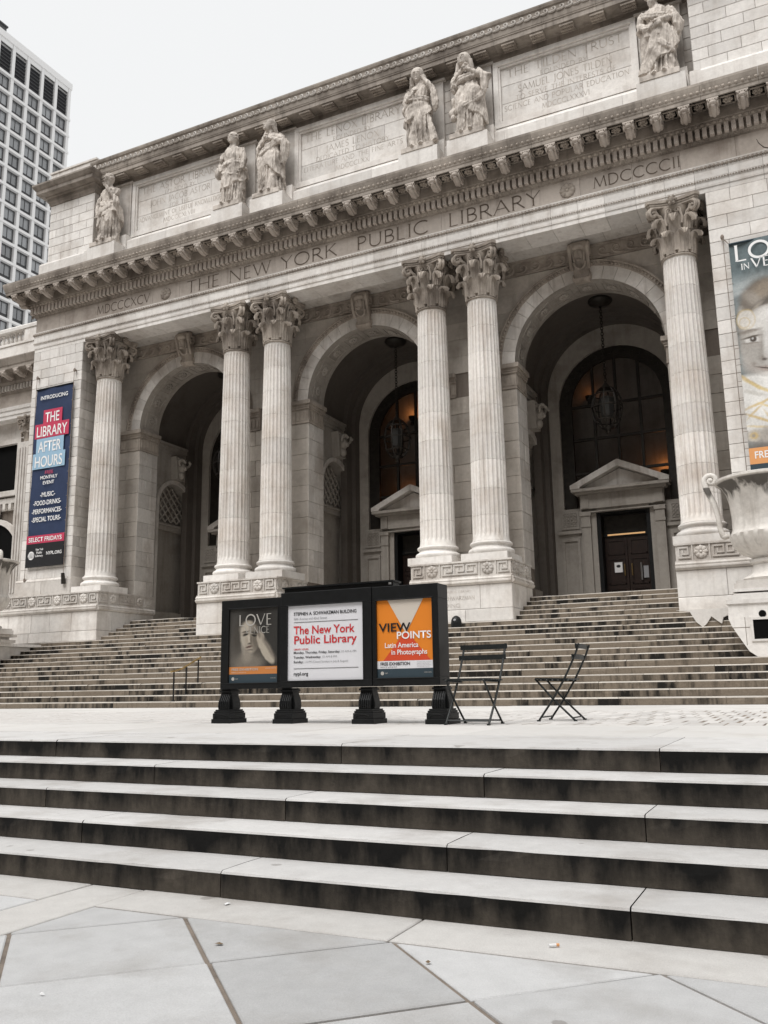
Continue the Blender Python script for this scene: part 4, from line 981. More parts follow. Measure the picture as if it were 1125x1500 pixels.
# ---- the vestibules behind the arches
RV = 2.66
for bi, bx in enumerate(BAYS):
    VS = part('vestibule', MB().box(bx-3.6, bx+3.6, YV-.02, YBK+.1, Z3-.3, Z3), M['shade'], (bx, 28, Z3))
    m = MB(); P = []
    for y in (YV, YBK+.05): P.append([(bx+RV*cos(R(180*t/36)), y, ZI+RV*sin(R(180*t/36))) for t in range(37)])
    m.grid(P); P = [[(bx+RA*cos(R(180*t/36)), YV+.001, ZI+RA*sin(R(180*t/36))) for t in range(37)], [(bx+(RV+.3)*cos(R(180*t/36)), YV+.001, ZI+(RV+.3)*sin(R(180*t/36))) for t in range(37)]]; m.grid(P)
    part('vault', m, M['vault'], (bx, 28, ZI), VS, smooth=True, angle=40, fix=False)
    rb = MB()
    for (r, y0, y1) in ((RV-.16, YBK-.75, YBK-.35), (RV-.32, YBK-.35, YBK+.05)):
        Q = [(bx+RV*1.01*cos(R(180*t/36)), ZI+RV*1.01*sin(R(180*t/36))) for t in range(37)] + [(bx+r*cos(R(180-180*t/36)), ZI+r*sin(R(180-180*t/36))) for t in range(37)]
        rb.prism(Q, 'y', y0, y1)
        for sg in (-1, 1): xa, xb = sorted((bx+sg*r, bx+sg*(RV+.1))); rb.box(xa, xb, y0, y1, Z3, ZI-.001)
    part('rear_arch', rb, M['vault'], (bx, YBK, ZI), VS)
    for sg in (-1, 1):
        xw = bx+sg*RV; hole = [(28.15-1.0, Z3+.5), (28.15-1.0, 7.75)] + [(28.15+1.0*cos(R(180-15*t)), 7.75+1.0*sin(R(180-15*t))) for t in range(1, 12)] + [(28.15+1.0, 7.75), (28.15+1.0, Z3+.5)]
        w1 = [(YV-.1, Z3-.2), (YBK+.2, Z3-.2), (YBK+.2, ZI), (YV-.1, ZI)]
        m = MB(); xa, xb = sorted((xw, xw+sg*.5))
        left_half = [(YV-.1, Z3-.2), (28.15, Z3-.2), (28.15, Z3+.5)] + hole[:1] + hole[1:8] + [(28.15, ZI), (YV-.1, ZI)]
        right_half = [(YBK+.2, Z3-.2), (28.15, Z3-.2), (28.15, Z3+.5), hole[-1], hole[-2]] + list(reversed(hole[7:-2])) + [(28.15, ZI), (YBK+.2, ZI)]
        m.prism(left_half, 'x', xa, xb); m.prism(right_half, 'x', xa, xb)
        wl = part('side_wall', m, M['shade'], (xw, 28, Z3), VS)
        x1 = xw+sg*.42; xa, xb = sorted((x1, x1+sg*.1)); part('niche_back', MB().box(xa, xb, 27.0, 29.3, Z3, 9.0), M['shade'], (x1, 28, 6), VS)
        if sg < 0:
            lt = MB(); xf = x1+.10
            for k in range(-6, 7):
                for d in (-1, 1):
                    pts = []
                    for t in range(41):
                        u = -1.2+2.4*t/40; yy = 28.15+u; z = 7.75+.35+d*u+k*.36
                        inside = (abs(u) < .93) and z > 7.15 and (z < 7.75 or (u*u+(z-7.75)**2) < .9)
                        if inside: pts.append((xf, yy, z))
                        else:
                            if len(pts) > 2: lt.tube([pts[0], pts[-1]], .035, 5)
                            pts = []
                    if len(pts) > 2: lt.tube([pts[0], pts[-1]], .035, 5)
            part('niche_lattice', lt, M['shade'], (xf, 28.15, 7.8), VS)
            lb = MB()
            for z0, z1, d in ((6.84, 7.02, .16), (7.02, 7.10, .22), (7.10, 7.14, .18)): lb.box(x1, x1+d, 27.17, 29.13, z0, z1)
            part('niche_shelf', lb, M['shade'], (x1, 28, 7), VS)
            ar = MB(); Q = [(28.15+1.16*cos(R(7.5*t)), 7.75+1.16*sin(R(7.5*t))) for t in range(25)] + [(28.15+1.0*cos(R(180-7.5*t)), 7.75+1.0*sin(R(180-7.5*t))) for t in range(25)]
            ar.prism(Q, 'x', xw-.02, xw+.05); ar.box(xw-.02, xw+.05, 26.99, 27.149, Z3+.4, 7.749); ar.box(xw-.02, xw+.05, 29.151, 29.31, Z3+.4, 7.749)
            part('niche_surround', ar, M['marble'], (xw, 28, 7.8), VS)
            c = MB(); zc = 9.45; yc = 28.15
            c.prism([(yc-.24, zc-.55), (yc+.24, zc-.55), (yc+.30, zc+.25), (yc+.34, zc+.40), (yc-.34, zc+.40), (yc-.30, zc+.25)], 'x', xw-.02, xw+.30)
            for s2 in (-1, 1):
                c.tube([(xw+.28+.02*i, yc+s2*.22+s2*.0+p[0], zc+.16+p[1]) for i, p in enumerate(spiral(0, 0, .19, 1.4, R(90), 18, s2))], .05, 6)
            c.ell((xw+.36, yc, zc-.02), (.16, .17, .22), 12, 8); c.ell((xw+.50, yc, zc-.08), (.08, .09, .09), 10, 6); c.ell((xw+.33, yc, zc-.36), (.13, .15, .16), 10, 6); c.ell((xw+.30, yc, zc+.24), (.2, .26, .10), 12, 6)
            part('wall_console', c, M['shade'], (xw, yc, zc), VS, smooth=True, angle=50)
        # springing cornice inside
        sp_ = MB()
        for z0, z1, d in ((9.98, 10.12, .05), (10.121, 10.26, .09), (10.261, 10.36, .15)): xa, xb = sorted((xw, xw-sg*d)); sp_.box(xa, xb, YV, YBK, z0, z1)
        part('springing_cornice', sp_, M['shade'], (xw, 28, 10), VS)
    # back wall: window arch over a pedimented portal
    WZ, WR, WS = 10.0, 1.97, 6.32
    m = MB()
    m.prism([(bx-3, WS), (bx-WR, WS), (bx-WR, WZ)] + [(bx+WR*cos(R(180-7.5*t)), WZ+WR*sin(R(180-7.5*t))) for t in range(1, 13)] + [(bx, 13.4), (bx-3, 13.4)], 'y', YBK, YBK+.4)
    m.prism([(bx+3, WS), (bx+WR, WS), (bx+WR, WZ)] + [(bx+WR*cos(R(7.5*t)), WZ+WR*sin(R(7.5*t))) for t in range(1, 13)] + [(bx, 13.4), (bx+3, 13.4)], 'y', YBK, YBK+.4)
    m.box(bx-3, bx-.875, YBK, YBK+.4, Z3-.1, WS-.001); m.box(bx+.875, bx+3, YBK, YBK+.4, Z3-.1, WS-.001); m.box(bx-.874, bx+.874, YBK, YBK+.4, 6.22, WS-.001)
    part('rear_wall', m, M['shade'], (bx, YBK, 8), VS)
    wn = MB()                                     # bronze window frame
    Q = [(bx+WR*cos(R(7.5*t)), WZ+WR*sin(R(7.5*t))) for t in range(25)] + [(bx+(WR-.42)*cos(R(180-7.5*t)), WZ+(WR-.42)*sin(R(180-7.5*t))) for t in range(25)]
    wn.prism(Q, 'y', YBK+.12, YBK+.25); wn.box(bx-WR, bx-WR+.42, YBK+.12, YBK+.25, WS, WZ-.001); wn.box(bx+WR-.42, bx+WR, YBK+.12, YBK+.25, WS, WZ-.001)
    for k in range(22):
        a = pi*(k+.5)/22; wn.box(bx+(WR-.2)*cos(a)-.05, bx+(WR-.2)*cos(a)+.05, YBK+.09, YBK+.13, WZ+(WR-.2)*sin(a)-.05, WZ+(WR-.2)*sin(a)+.05)
    WF = part('window_frame', wn, M['bronze'], (bx, YBK, 9), VS)
    for xx in (-.78, 0, .78): part('mullion', MB().box(bx+xx-.045, bx+xx+.045, YBK+.14, YBK+.24, WS, WZ+math.sqrt((WR-.42)**2-xx*xx)), M['bronze'], (bx+xx, YBK, 9), WF) if False else add('mullion', MB().box(-.045, .045, .14, .24, WS, WZ+math.sqrt((WR-.42)**2-xx*xx)).mesh('mullion', M['bronze']), VS, (bx+xx, YBK, 0))
    for zz in (7.55, 8.75, 9.95): add('transom_bar', MB().box(-WR+.43, WR-.43, .15, .23, -.045, .045).mesh('transom_bar', M['bronze']), VS, (bx, YBK, zz))
    P = [(bx+(WR-.3)*cos(R(7.5*t)), WZ+(WR-.3)*sin(R(7.5*t))) for t in range(25)] + [(bx-WR+.3, WS), (bx+WR-.3, WS)]
    add('window_pane', MB().poly([(p[0]-bx, 0, p[1]) for p in P]).mesh('window_pane', M['glass'], fix=False), VS, (bx, YBK+.2, 0))
    # lit hall seen through the glass: a glowing lunette and a lamp-lit wall strip
    for (dx, z, e) in {0: ((.9, 7.6, 1.2),), 1: ((-1.05, 11.2, 2.2), (-1.3, 7.9, 1.6)), 2: ((1.15, 7.75, 2.2), (-1.35, 10.9, .45))}[bi]:
        lu = MB().lathe([(.10, -.16), (.07, -.12), (.05, .0), (.12, .05), (.16, .2)], 12); wl = add('wall_lamp', lu.mesh('wall_lamp', M['bronze']), VS, (bx+dx, YBK+2.25, z-.1))
        ld = bpy.data.lights.new('hall_lamp', 'POINT'); ld.energy = e; ld.color = (1, .36, .10); ld.shadow_soft_size = .08
        lo_ = bpy.data.objects.new('hall_lamp', ld); COL.objects.link(lo_); lo_.location = (bx+dx, YBK+2.12, z+.25)
    # portal
    PZ = 6.22
    pt = MB()
    for sg in (-1, 1):
        for (a, b, y, z0, z1) in ((.88, 1.06, YBK-.10, Z3, 6.10), (1.06, 1.36, YBK-.22, Z3, 5.62), (1.04, 1.38, YBK-.25, 5.621, 5.72), (1.06, 1.36, YBK-.23, 5.721, 6.0), (1.03, 1.40, YBK-.27, 6.001, 6.1)):
            xa, xb = sorted((bx+sg*a, bx+sg*b)); pt.box(xa, xb, y, YBK+.02, z0, z1)
    pt.box(bx-1.38, bx+1.38, YBK-.20, YBK+.02, 6.24, 6.72); pt.box(bx-.86, bx+.86, YBK-.13, YBK+.02, 6.14, 6.239); pt.box(bx-1.40, bx+1.40, YBK-.26, YBK+.02, 6.101, 6.139)
    for sg in (-1, 1): xa, xb = sorted((bx+sg*1.08, bx+sg*1.34)); pt.box(xa, xb, YBK-.24, YBK-.1, 6.26, 6.70)
    pt.box(bx-1.50, bx+1.50, YBK-.38, YBK+.02, 6.721, 6.80); pt.box(bx-1.60, bx+1.60, YBK-.50, YBK+.02, 6.801, 6.90)
    PO = part('portal_surround', pt, M['shade'], (bx, YBK, Z3), VS)
    pd = MB(); pd.prism([(bx-1.45, 6.901), (bx+1.45, 6.901), (bx, 7.52)], 'y', YBK-.20, YBK)
    for sg in (-1, 1): pd.prism([(bx+sg*1.62, 6.902), (bx+sg*1.62, 7.03), (bx, 7.78), (bx, 7.56), (bx+sg*1.28, 6.97), (bx+sg*1.30, 6.902)], 'y', YBK-.52-.002*sg, YBK)
    add('pediment', pd.mesh('pediment', M['marble']), VS)
    for sg in (-1, 1):
        pn = MB(); xa, xb = sorted((bx+sg*1.48, bx+sg*2.1)); 
        for (a, b, c, d) in ((xa, xb, Z3+.1, Z3+.2), (xa, xb, 5.2, 5.3), (xa, xa+.09, Z3+.201, 5.199), (xb-.09, xb, Z3+.201, 5.199)): pn.box(a, b, YBK-.05, YBK+.01, c, d)
        pn.box(xa-.1, xb+.3, YBK-.09, YBK+.01, 5.45, 5.55)
        add('wall_panel', pn.mesh('wall_panel', M['shade']), VS)
        g = MB(); cxx = (xa+xb)/2
        g.box(xa, xb, YBK-.04, YBK+.01, 5.62, 6.25)
        for k in range(4):
            for j in range(4): g.tube([(xa+.08+(k+.5)*.12+.05*cos(2*pi*t/10), YBK-.05, 5.70+(j+.5)*.12+.05*sin(2*pi*t/10)) for t in range(11)], .012, 4)
        add('carved_grille', g.mesh('carved_grille', M['shade']), VS)
    # recessed bronze frame and double doors
    fr = MB()
    for (a, b, c, d, y0, y1) in ((-.873, -.75, Z3, 6.2, YBK-.06, YBK+.5), (.75, .873, Z3, 6.2, YBK-.06, YBK+.5), (-.749, .749, 6.03, 6.2, YBK-.06, YBK+.5)): fr.box(bx+a, bx+b, y0, y1, c, d)
    fr.box(bx-.75, bx+.75, YBK+.30, YBK+.45, 5.30, 5.42)
    DF_ = add('door_frame', fr.mesh('door_frame', M['black']), VS)
    add('transom_pane', MB().box(bx-.75, bx+.75, YBK+.40, YBK+.42, 5.42, 6.03).mesh('transom_pane', M['bronze']), VS)
    add('door_light', MB().box(bx-.62, bx+.62, YBK+.28, YBK+.30, 5.335, 5.385).mesh('door_light', M['lampglow'] if bi == 2 else M['bronze']), VS)
    for sg in (-1, 1):
        d = MB(); xa, xb = sorted((sg*.01, sg*.745)); d.box(xa, xb, .36, .41, Z3, 5.298)
        for (z0, z1) in ((3.16, 3.55), (3.68, 4.55), (4.68, 5.18)):
            for (a, b, c, e) in ((xa+.09, xb-.09, z0, z0+.04), (xa+.09, xb-.09, z1-.04, z1), (xa+.09, xa+.13, z0, z1), (xb-.13, xb-.09, z0, z1)): d.box(a, b, .33+.001*(c > z0), .37, c+.0005, e-.0005)
        add('door', d.mesh('door', M['wood']), VS, (bx, YBK, 0))
        hd = MB().tube([(bx+sg*.12, YBK+.27, 3.95), (bx+sg*.12, YBK+.27, 4.35)], .022, 6); 
        for z in (3.97, 4.33): hd.tube([(bx+sg*.12, YBK+.27, z), (bx+sg*.12, YBK+.36, z)], .012, 5)
        add('door_handle', hd.mesh('door_handle', M['brass']), VS)
    if bi == 2:
        add('push_bar', MB().tube([(bx+.42, YBK+.27, 3.78), (bx+.42, YBK+.27, 4.36)], .03, 8).mesh('push_bar', M['steel']), VS)
# solid fill between the vestibules, roof and rear mass so no daylight leaks in
cr = MB()
for a, b in ((-27, BAYS[0]-RV-.5), (BAYS[0]+RV+.5, BAYS[1]-RV-.5), (BAYS[1]+RV+.5, BAYS[2]-RV-.5), (BAYS[2]+RV+.5, 3)): cr.box(a, b, YV+.01, YBK+.4, ZL, 13.6)
cr.box(-27, 3, YV+.01, 40, 13.55, 16.4); cr.box(-27, 3, 36, 40, 0, 13.5); cr.box(-27, -26.5, YBK+.4, 36, 0, 13.5); cr.box(2.5, 3, YBK+.4, 36, 0, 13.5); cr.box(-27, 3, YBK+.42, 36, Z3-.5, Z3-.01)
cr.box(-27, 3, 31.9, 32.1, Z3, 13.5)
part('inner_wall', cr, M['shade'], (X0, 33, ZL))

# ---- left wing, set back beside the pier
WG = part('wing_wall', MB().box(-40, XPL0+.2, 26.05, 28, 0, 14.2), M['mortar'], (-32, 26, 0))
YG = 25.5
ashlar(WG, -33.2, XPL0, 25.98, 3.2, 7.0, .42, 1.0, M['marble'], seed=600, depth=.1)
wp = MB()
wp.prism([(YG-p, z) for p, z in ((0, 11.85), (0, 12.0), (.04, 12.02), (.04, 12.2), (.08, 12.22), (.10, 12.36), (.0, 12.38), (-.6, 12.38), (-.6, 11.85))], 'x', -40, XPL0)
part('wing_architrave', wp, M['pale'], (-32, YG, 12), WG)
part('wing_frieze', MB().box(-40, XPL0, YG+.02, YG+.7, 12.381, 12.96), M['frieze'], (-32, YG, 12.6), WG)
wc = MB().prism([(YG-p, z) for p, z in ((0, 12.961), (.08, 13.05), (.08, 13.30), (.2, 13.32), (.25, 13.42), (.25, 13.72), (.78, 13.74), (.78, 13.86), (.82, 13.9), (.92, 14.16), (.92, 14.2), (-.5, 14.25), (-.5, 12.961))], 'x', -40, XPL0)
WC = part('wing_cornice', wc, M['sooty_shaded'], (-32, YG, 13.5), WG)
dm = MB(); x = -36
while x < XPL0: dm.box(x, x+.11, YG-.18, YG-.05, 13.07, 13.30); x += .18
o = part('wing_dentils', dm, M['marble'], (-32, YG, 13.1), WG); o['kind'] = 'stuff'
x = XPL0-.35
while x > -35: o = add('wing_modillion', MODM, LIB, (x, YG-.25, 13.50)); x -= .752
bl = MB().box(-40, XPL0, YG-.30, YG+.3, 14.251, 15.02); bl.box(-40, XPL0-.0, YG-.34, YG+.34, 15.021, 15.12)
BL = part('balustrade', bl, M['pale'], (-32, YG, 14.3))
part('handrail', MB().prism([(YG-.26, 15.72), (YG-.26, 15.86), (YG-.20, 15.93), (YG+.2, 15.93), (YG+.26, 15.86), (YG+.26, 15.72)], 'x', -40, XPL0), M['pale'], (-32, YG, 15.8), BL)
part('balustrade_block', MB().box(-29.05, XPL0, YG-.22, YG+.22, 15.121, 15.719), M['pale'], (-28, YG, 15.3), BL)
bm_ = MB().lathe([(.09, 0), (.09, .05), (.055, .07), (.05, .11), (.10, .22), (.105, .29), (.07, .40), (.05, .48), (.06, .52), (.09, .55), (.09, .60)], 12).mesh('baluster', M['pale'], smooth=True, angle=40)
x = -29.25
while x > -34: add('baluster', bm_, BL, (x, YG, 15.12)); x -= .255
pi_ = MB().box(-29.22, -28.42, YG+.02, YG+.6, 3.9, 10.75)
for k in range(5): pi_.box(-29.17+k*.155, -29.17+k*.155+.085, YG-.015, YG+.03, 4.4, 10.5)
part('wing_pilaster', pi_, M['marble'], (-28.8, YG, 4), LIB)
sc_ = Matrix.Scale(.72, 4); cpm = MB(); cpm.merge(cp, sc_)
add('wing_capital', cpm.mesh('wing_capital', M['carved'], smooth=True, angle=50), LIB, (-28.82, YG+.42, 10.72))
wf = MB()
for (a, b, c, d, y) in ((-31.6, -29.42, 10.86, 11.06, .14), (-29.62, -29.42, 8.80, 10.859, .14), (-31.6, -29.38, 8.58, 8.80, .2), (-31.6, -31.4, 8.80, 10.859, .14), (-31.7, -29.32, 8.28, 8.50, .10)): wf.box(a, b, 25.95-y, 26.06, c, d)
for (a, b, c, d) in ((-29.62, -29.23, 8.5, 11.85), (-32.5, -29.62, 11.06, 11.85), (-31.7, -29.23, 8.0, 8.5), (-29.75, -29.23, 6.9, 8.0)): wf.box(a, b, 25.955, 26.055, c, d-.001)
WW = part('wing_window', wf, M['marble'], (-30.5, 26, 8.5), LIB)
add('wing_window_pane', MB().box(-31.4, -29.62, 26.0, 26.03, 8.80, 10.86).mesh('wing_window_pane', M['dark_hole']), WW)
m = MB(); cxw = -30.75
Q = [(cxw+1.5*cos(R(10*t)), 5.95+1.5*sin(R(10*t))) for t in range(19)]
add('wing_arch_opening', MB().prism(Q + [(cxw-1.5, 3.4), (cxw+1.5, 3.4)], 'y', 25.90, 25.96).mesh('wing_arch_opening', M['dark_hole']), LIB)
m.prism([(cxw+1.72*cos(R(10*t)), 5.95+1.72*sin(R(10*t))) for t in range(19)] + [(cxw+1.5*cos(R(180-10*t)), 5.95+1.5*sin(R(180-10*t))) for t in range(19)], 'y', 25.80, 25.97); m.prism([(cxw-.15, 7.35), (cxw+.15, 7.35), (cxw+.26, 8.0), (cxw-.26, 8.0)], 'y', 25.6, 25.96)
for k in range(7): m.box(-31.6+k*.34, -31.45+k*.34, 25.8, 25.96, 8.02, 8.26)
part('wing_archivolt', m, M['marble'], (cxw, 26, 7), LIB)

# hanging lanterns
for bx, lab in ((BAYS[2], 'dark iron globe lantern hanging in the right arch'), (BAYS[1], 'dark iron globe lantern hanging in the middle arch'), (BAYS[0], 'dark iron globe lantern hanging in the left arch')):
    yl = 27.95; zt = ZI+RV
    L_ = thing('hanging_lantern', lab, 'lantern', (bx, yl, 8.5), group='lanterns in the portico arches')
    sub('ceiling_rose', MB().lathe([(.05, -.20), (.12, -.17), (.34, -.10), (.40, -.03), (.40, .06)], 20).mesh('ceiling_rose', M['bronze'], smooth=True, angle=40), L_, (0, 0, zt-8.5-.05))
    ch = MB(); z = 1.5
    while z < zt-8.5-.2:
        ch.tube([(.04*cos(2*pi*t/8)*(1 if int(z*10) % 2 else .3), .04*cos(2*pi*t/8)*(.3 if int(z*10) % 2 else 1), z+.07*sin(2*pi*t/8)) for t in range(9)], .014, 4); z += .1
    sub('chain', ch.mesh('chain', M['bronze']), L_)
    cg = MB()
    for k in range(8):
        a = 2*pi*k/8; cg.tube([(cos(a)*.49*sin(R(t)), sin(a)*.49*sin(R(t)), .75-.72*cos(R(t))) for t in range(12, 176, 12)], .026, 5)
    for (z, r) in ((.30, .385), (.75, .49), (1.18, .395)): cg.tube([(r*cos(2*pi*t/24), r*sin(2*pi*t/24), z) for t in range(25)], .024, 5)
    sub('cage', cg.mesh('cage', M['bronze']), L_)
    sub('glass_body', MB().lathe([(.15, .42), (.19, .46), (.25, 1.05), (.20, 1.10)], 6).mesh('glass_body', plain('frosted_lamp_glass', (0.05, 0.05, 0.048), .3)), L_)
    sub('finial', MB().lathe([(.02, -.12), (.09, -.06), (.06, 0), (.2, .04), (.2, .08)], 12).mesh('finial', M['bronze'], smooth=True), L_)
    sub('crown', MB().lathe([(.26, 1.38), (.16, 1.44), (.10, 1.52), (.03, 1.62)], 12).mesh('crown', M['bronze'], smooth=True), L_)
nb = thing('door_notice', 'white paper notice taped to the left leaf of the right-hand doors', 'notice', (BAYS[2]-.33, YBK+.325, 4.25))
sub('sheet', MB().box(-.13, .13, -.004, 0, -.17, .17).mesh('sheet', M['paper'], fix=False), nb); sub('printed_mark', MB().ell((0, -.006, .04), (.07, .002, .05), 10, 6).mesh('printed_mark', M['ink']), nb)
nb = thing('door_card', 'small grey card on the right leaf of the right-hand doors', 'notice', (BAYS[2]+.56, YBK+.325, 4.05))
sub('sheet', MB().box(-.08, .08, -.004, 0, -.2, .2).mesh('sheet', M['grey'], fix=False), nb)
# ------------------------------------------------------------------ statues on the attic
def lerp_tab(tab, z):
    for (a, b) in zip(tab, tab[1:]):
        if z <= b[0]:
            t = (z-a[0])/(b[0]-a[0]); t = t*t*(3-2*t); return tuple(a[i]+(b[i]-a[i])*t for i in range(1, len(a)))
    return tab[-1][1:]
def statue_mesh(p):
    rg = random.Random(p['seed']); m = MB(); sway = p.get('sway', .06); ph = [rg.uniform(0, 6.28) for _ in range(6)]
    tab = [(.0, .50, .36), (.3, .46, .34), (.8, .42, .32), (1.2, .42, .32), (1.5, .41, .31), (1.78, .325, .25), (2.05, .375, .265), (2.25, .40, .235), (2.38, .27, .19), (2.47, .13, .13), (2.62, .105, .11)]
    k1 = p.get('folds', 9); knee = p.get('knee', -1)
    P = []; nz, na = 84, 96
    for i in range(nz+1):
        z = 2.6*i/nz; rx, ry = lerp_tab(tab, z); amp = max(0, min(1, (1.75-z)/.5))*(.115+.07*max(0, 1-z)) + .028*(z < 2.3)
        cx = sway*sin(pi*z/2.3); row = []
        for j in range(na):
            a = 2*pi*j/na
            f = math.sin(k1*a+ph[0]+.9*z*p.get('tw', 1))*.6+math.sin((k1+4)*a+ph[1]-1.4*z)*.45
            f = 1.1-2.0*abs(f)**.8
            kb = .10*math.exp(-((a-(1.5*pi+knee*.5))/.38)**2-((z-.95)/.38)**2)
            r = 1+amp*f+kb/ry
            row.append((cx+rx*.93*r*cos(a), ry*r*sin(a), z))
        P.append(row)
    m.grid(P, True); m.poly(list(reversed(P[0]))); m.poly(P[-1])
    # overskirt or mantle with a slanting hem
    hem, slant, rr = p.get('hem', .95), p.get('slant', .35), p.get('orr', 1.13)
    P = []
    for i in range(41):
        t = i/40; row = []
        for j in range(na):
            a = 2*pi*j/na; zh = hem+slant*sin(a*1.0+p.get('sa', 0))+.07*sin(5*a+ph[2]); z = 1.82+(zh-1.82)*t
            rx, ry = lerp_tab(tab, z); f = math.sin((k1-3)*a+ph[3]+2.6*z)*.085*(t+.2)+math.sin(4*a-3.2*z+ph[4])*.07
            r = (rr+.10*t*t if t < .97 else .8)+f; row.append((sway*sin(pi*z/2.3)+rx*r*cos(a), ry*r*sin(a), z))
        P.append(row)
    m.grid(P, True); m.poly(list(reversed(P[0]))); m.poly(P[-1])
    # diagonal rolls of cloth
    for (a0, z0, a1, z1, r, n) in p.get('rolls', []):
        for q in range(n):
            pts = []
            for t in range(13):
                u = t/12; a = R(a0+(a1-a0)*u); z = z0+(z1-z0)*u-.12*sin(pi*u)+q*.085; rx, ry = lerp_tab(tab, max(0.1, min(2.3, z)))
                pts.append((sway*sin(pi*z/2.3)+(rx*1.10)*cos(a), (ry*1.12)*sin(a), z))
            m.tube(pts, [r*.55]+[r]*11+[r*.55], 8)
    # arms: shoulder, elbow, wrist; sleeve falls
    for arm in p['arms']:
        s, e, h = [Vector(v) for v in arm[:3]]
        m.tube([s, s.lerp(e, .5)+Vector((0, -.01, 0)), e, e.lerp(h, .5), h], [.135, .125, .105, .088, .062], 10)
        m.ell(tuple(h+(h-e).normalized()*.07), (.068, .06, .085), 8, 6)
        d = (h-e).normalized()
        for q in range(4): m.tube([h+d*.08+Vector((.028*(q-1.5), -.02, 0)), h+d*.17+Vector((.034*(q-1.5), -.045, -.01))], .022, 5)
        if len(arm) > 3 and arm[3]:
            fl = arm[3]; m.tube([e+Vector((0, 0, .05)), e+Vector((.02, .02, -.2*fl)), e+Vector((.05*(1 if e.x > 0 else -1), .03, -.6*fl)), e+Vector((.03, .04, -1.0*fl))], [.12, .14, .12, .05], 8, flat=.6)
            m.tube([e+Vector((.08, 0, .0)), e+Vector((.12, .02, -.5*fl)), e+Vector((.10, .03, -.85*fl))], [.07, .08, .03], 7)
    # head
    hx, hy, hz = p.get('head', (0, -.03, 2.79)); tn = p.get('turn', 0); tl = p.get('tilt', 0)
    H = Matrix.Translation((hx, hy, hz)) @ Matrix.Rotation(tn, 4, 'Z') @ Matrix.Rotation(tl, 4, 'X') @ Matrix.Scale(1.14, 4); R3 = H.to_3x3()
    E = lambda c, r, nu=14, nv=9: m.ell(tuple(H @ Vector(c)), r, nu, nv, R3)
    E((0, 0, 0), (.150, .175, .205)); E((0, -.045, -.09), (.105, .125, .12)); E((0, -.185, -.02), (.024, .035, .055), 8, 6); E((0, -.155, .055), (.105, .035, .022), 10, 6)
    E((-.06, -.150, .005), (.030, .018, .018), 8, 5); E((.06, -.150, .005), (.030, .018, .018), 8, 5); E((0, -.170, -.105), (.045, .018, .014), 8, 5); E((0, -.150, -.165), (.05, .04, .035), 8, 6)
    m.tube([tuple(H @ Vector((0, .02, -.12))), (sway*.1, 0, 2.40)], [.098, .125], 10)
    st = p.get('hair', 'waves')
    E((0, .035, .055), (.178, .18, .185))
    if st == 'waves':
        for q in range(7): a = R(-20+220*q/6); E((.155*cos(a), .02, .03+.145*sin(a)), (.05, .11, .05), 8, 5)
        E((0, .2, -.03), (.10, .08, .09), 10, 6)
    if st == 'veil':
        E((0, .05, .03), (.205, .20, .225)); m.tube([tuple(H @ Vector((-.17, .05, -.02))), (hx-.24, .06, 2.45), (hx-.33, .06, 2.15)], [.09, .11, .07], 8); m.tube([tuple(H @ Vector((.17, .05, -.02))), (hx+.24, .06, 2.45), (hx+.36, .06, 2.1)], [.09, .11, .07], 8)
    if st == 'beard':
        E((0, -.11, -.20), (.095, .085, .13)); E((0, -.12, -.29), (.06, .06, .09), 10, 6)
        for q in range(6): a = R(200*q/5-10); E((.15*cos(a), .0, .05+.14*sin(a)), (.055, .10, .05), 8, 5)
    for ex in p.get('extra', []):
        if ex[0] == 'ell': m.ell(ex[1], ex[2], 12, 8)
        elif ex[0] == 'tube': m.tube(ex[1], ex[2], 8)
        elif ex[0] == 'box': m.box(*ex[1])
    # feet and ground slab
    for sx in (-.16, .15): m.ell((sx, -.36, .05), (.075, .15, .06), 10, 6)
    m.box(-.56, .56, -.42, .36, -.14, .03)
    me = m.mesh('statue_raw', M['statue'], fix=True)
    ob = bpy.data.objects.new('tmp', me); COL.objects.link(ob)
    md = ob.modifiers.new('r', 'REMESH'); md.mode = 'VOXEL'; md.voxel_size = .015; md.use_smooth_shade = True
    dg = bpy.context.evaluated_depsgraph_get(); dg.update()
    res = bpy.data.meshes.new_from_object(ob.evaluated_get(dg)); bpy.data.objects.remove(ob); bpy.data.meshes.remove(me)
    nv = len(res.vertices); co = [0.0]*(3*nv); no = [0.0]*(3*nv)
    res.vertices.foreach_get('co', co); res.vertices.foreach_get('normal', no)
    for i in range(nv):
        x, y, z = co[3*i:3*i+3]
        if z > .04:
            k = .22 if z > 2.52 else 1.0
            a = 1-2*abs(noise.noise(Vector((x*8+p['seed']*9, y*8, z*1.9+1.5*x)))); b = 1-2*abs(noise.noise(Vector((x*17, y*17+p['seed'], z*5))))
            d = k*(.040*(a-.5)+.016*(b-.4)); co[3*i] += no[3*i]*d; co[3*i+1] += no[3*i+1]*d; co[3*i+2] += no[3*i+2]*d
    res.vertices.foreach_set('co', co); res.update()
    res.name = 'statue'; res.materials.clear(); res.materials.append(M['statue'])
    res.polygons.foreach_set('use_smooth', [True]*len(res.polygons)); return res
SH_L, SH_R = (-.36, 0, 2.26), (.36, 0, 2.26)
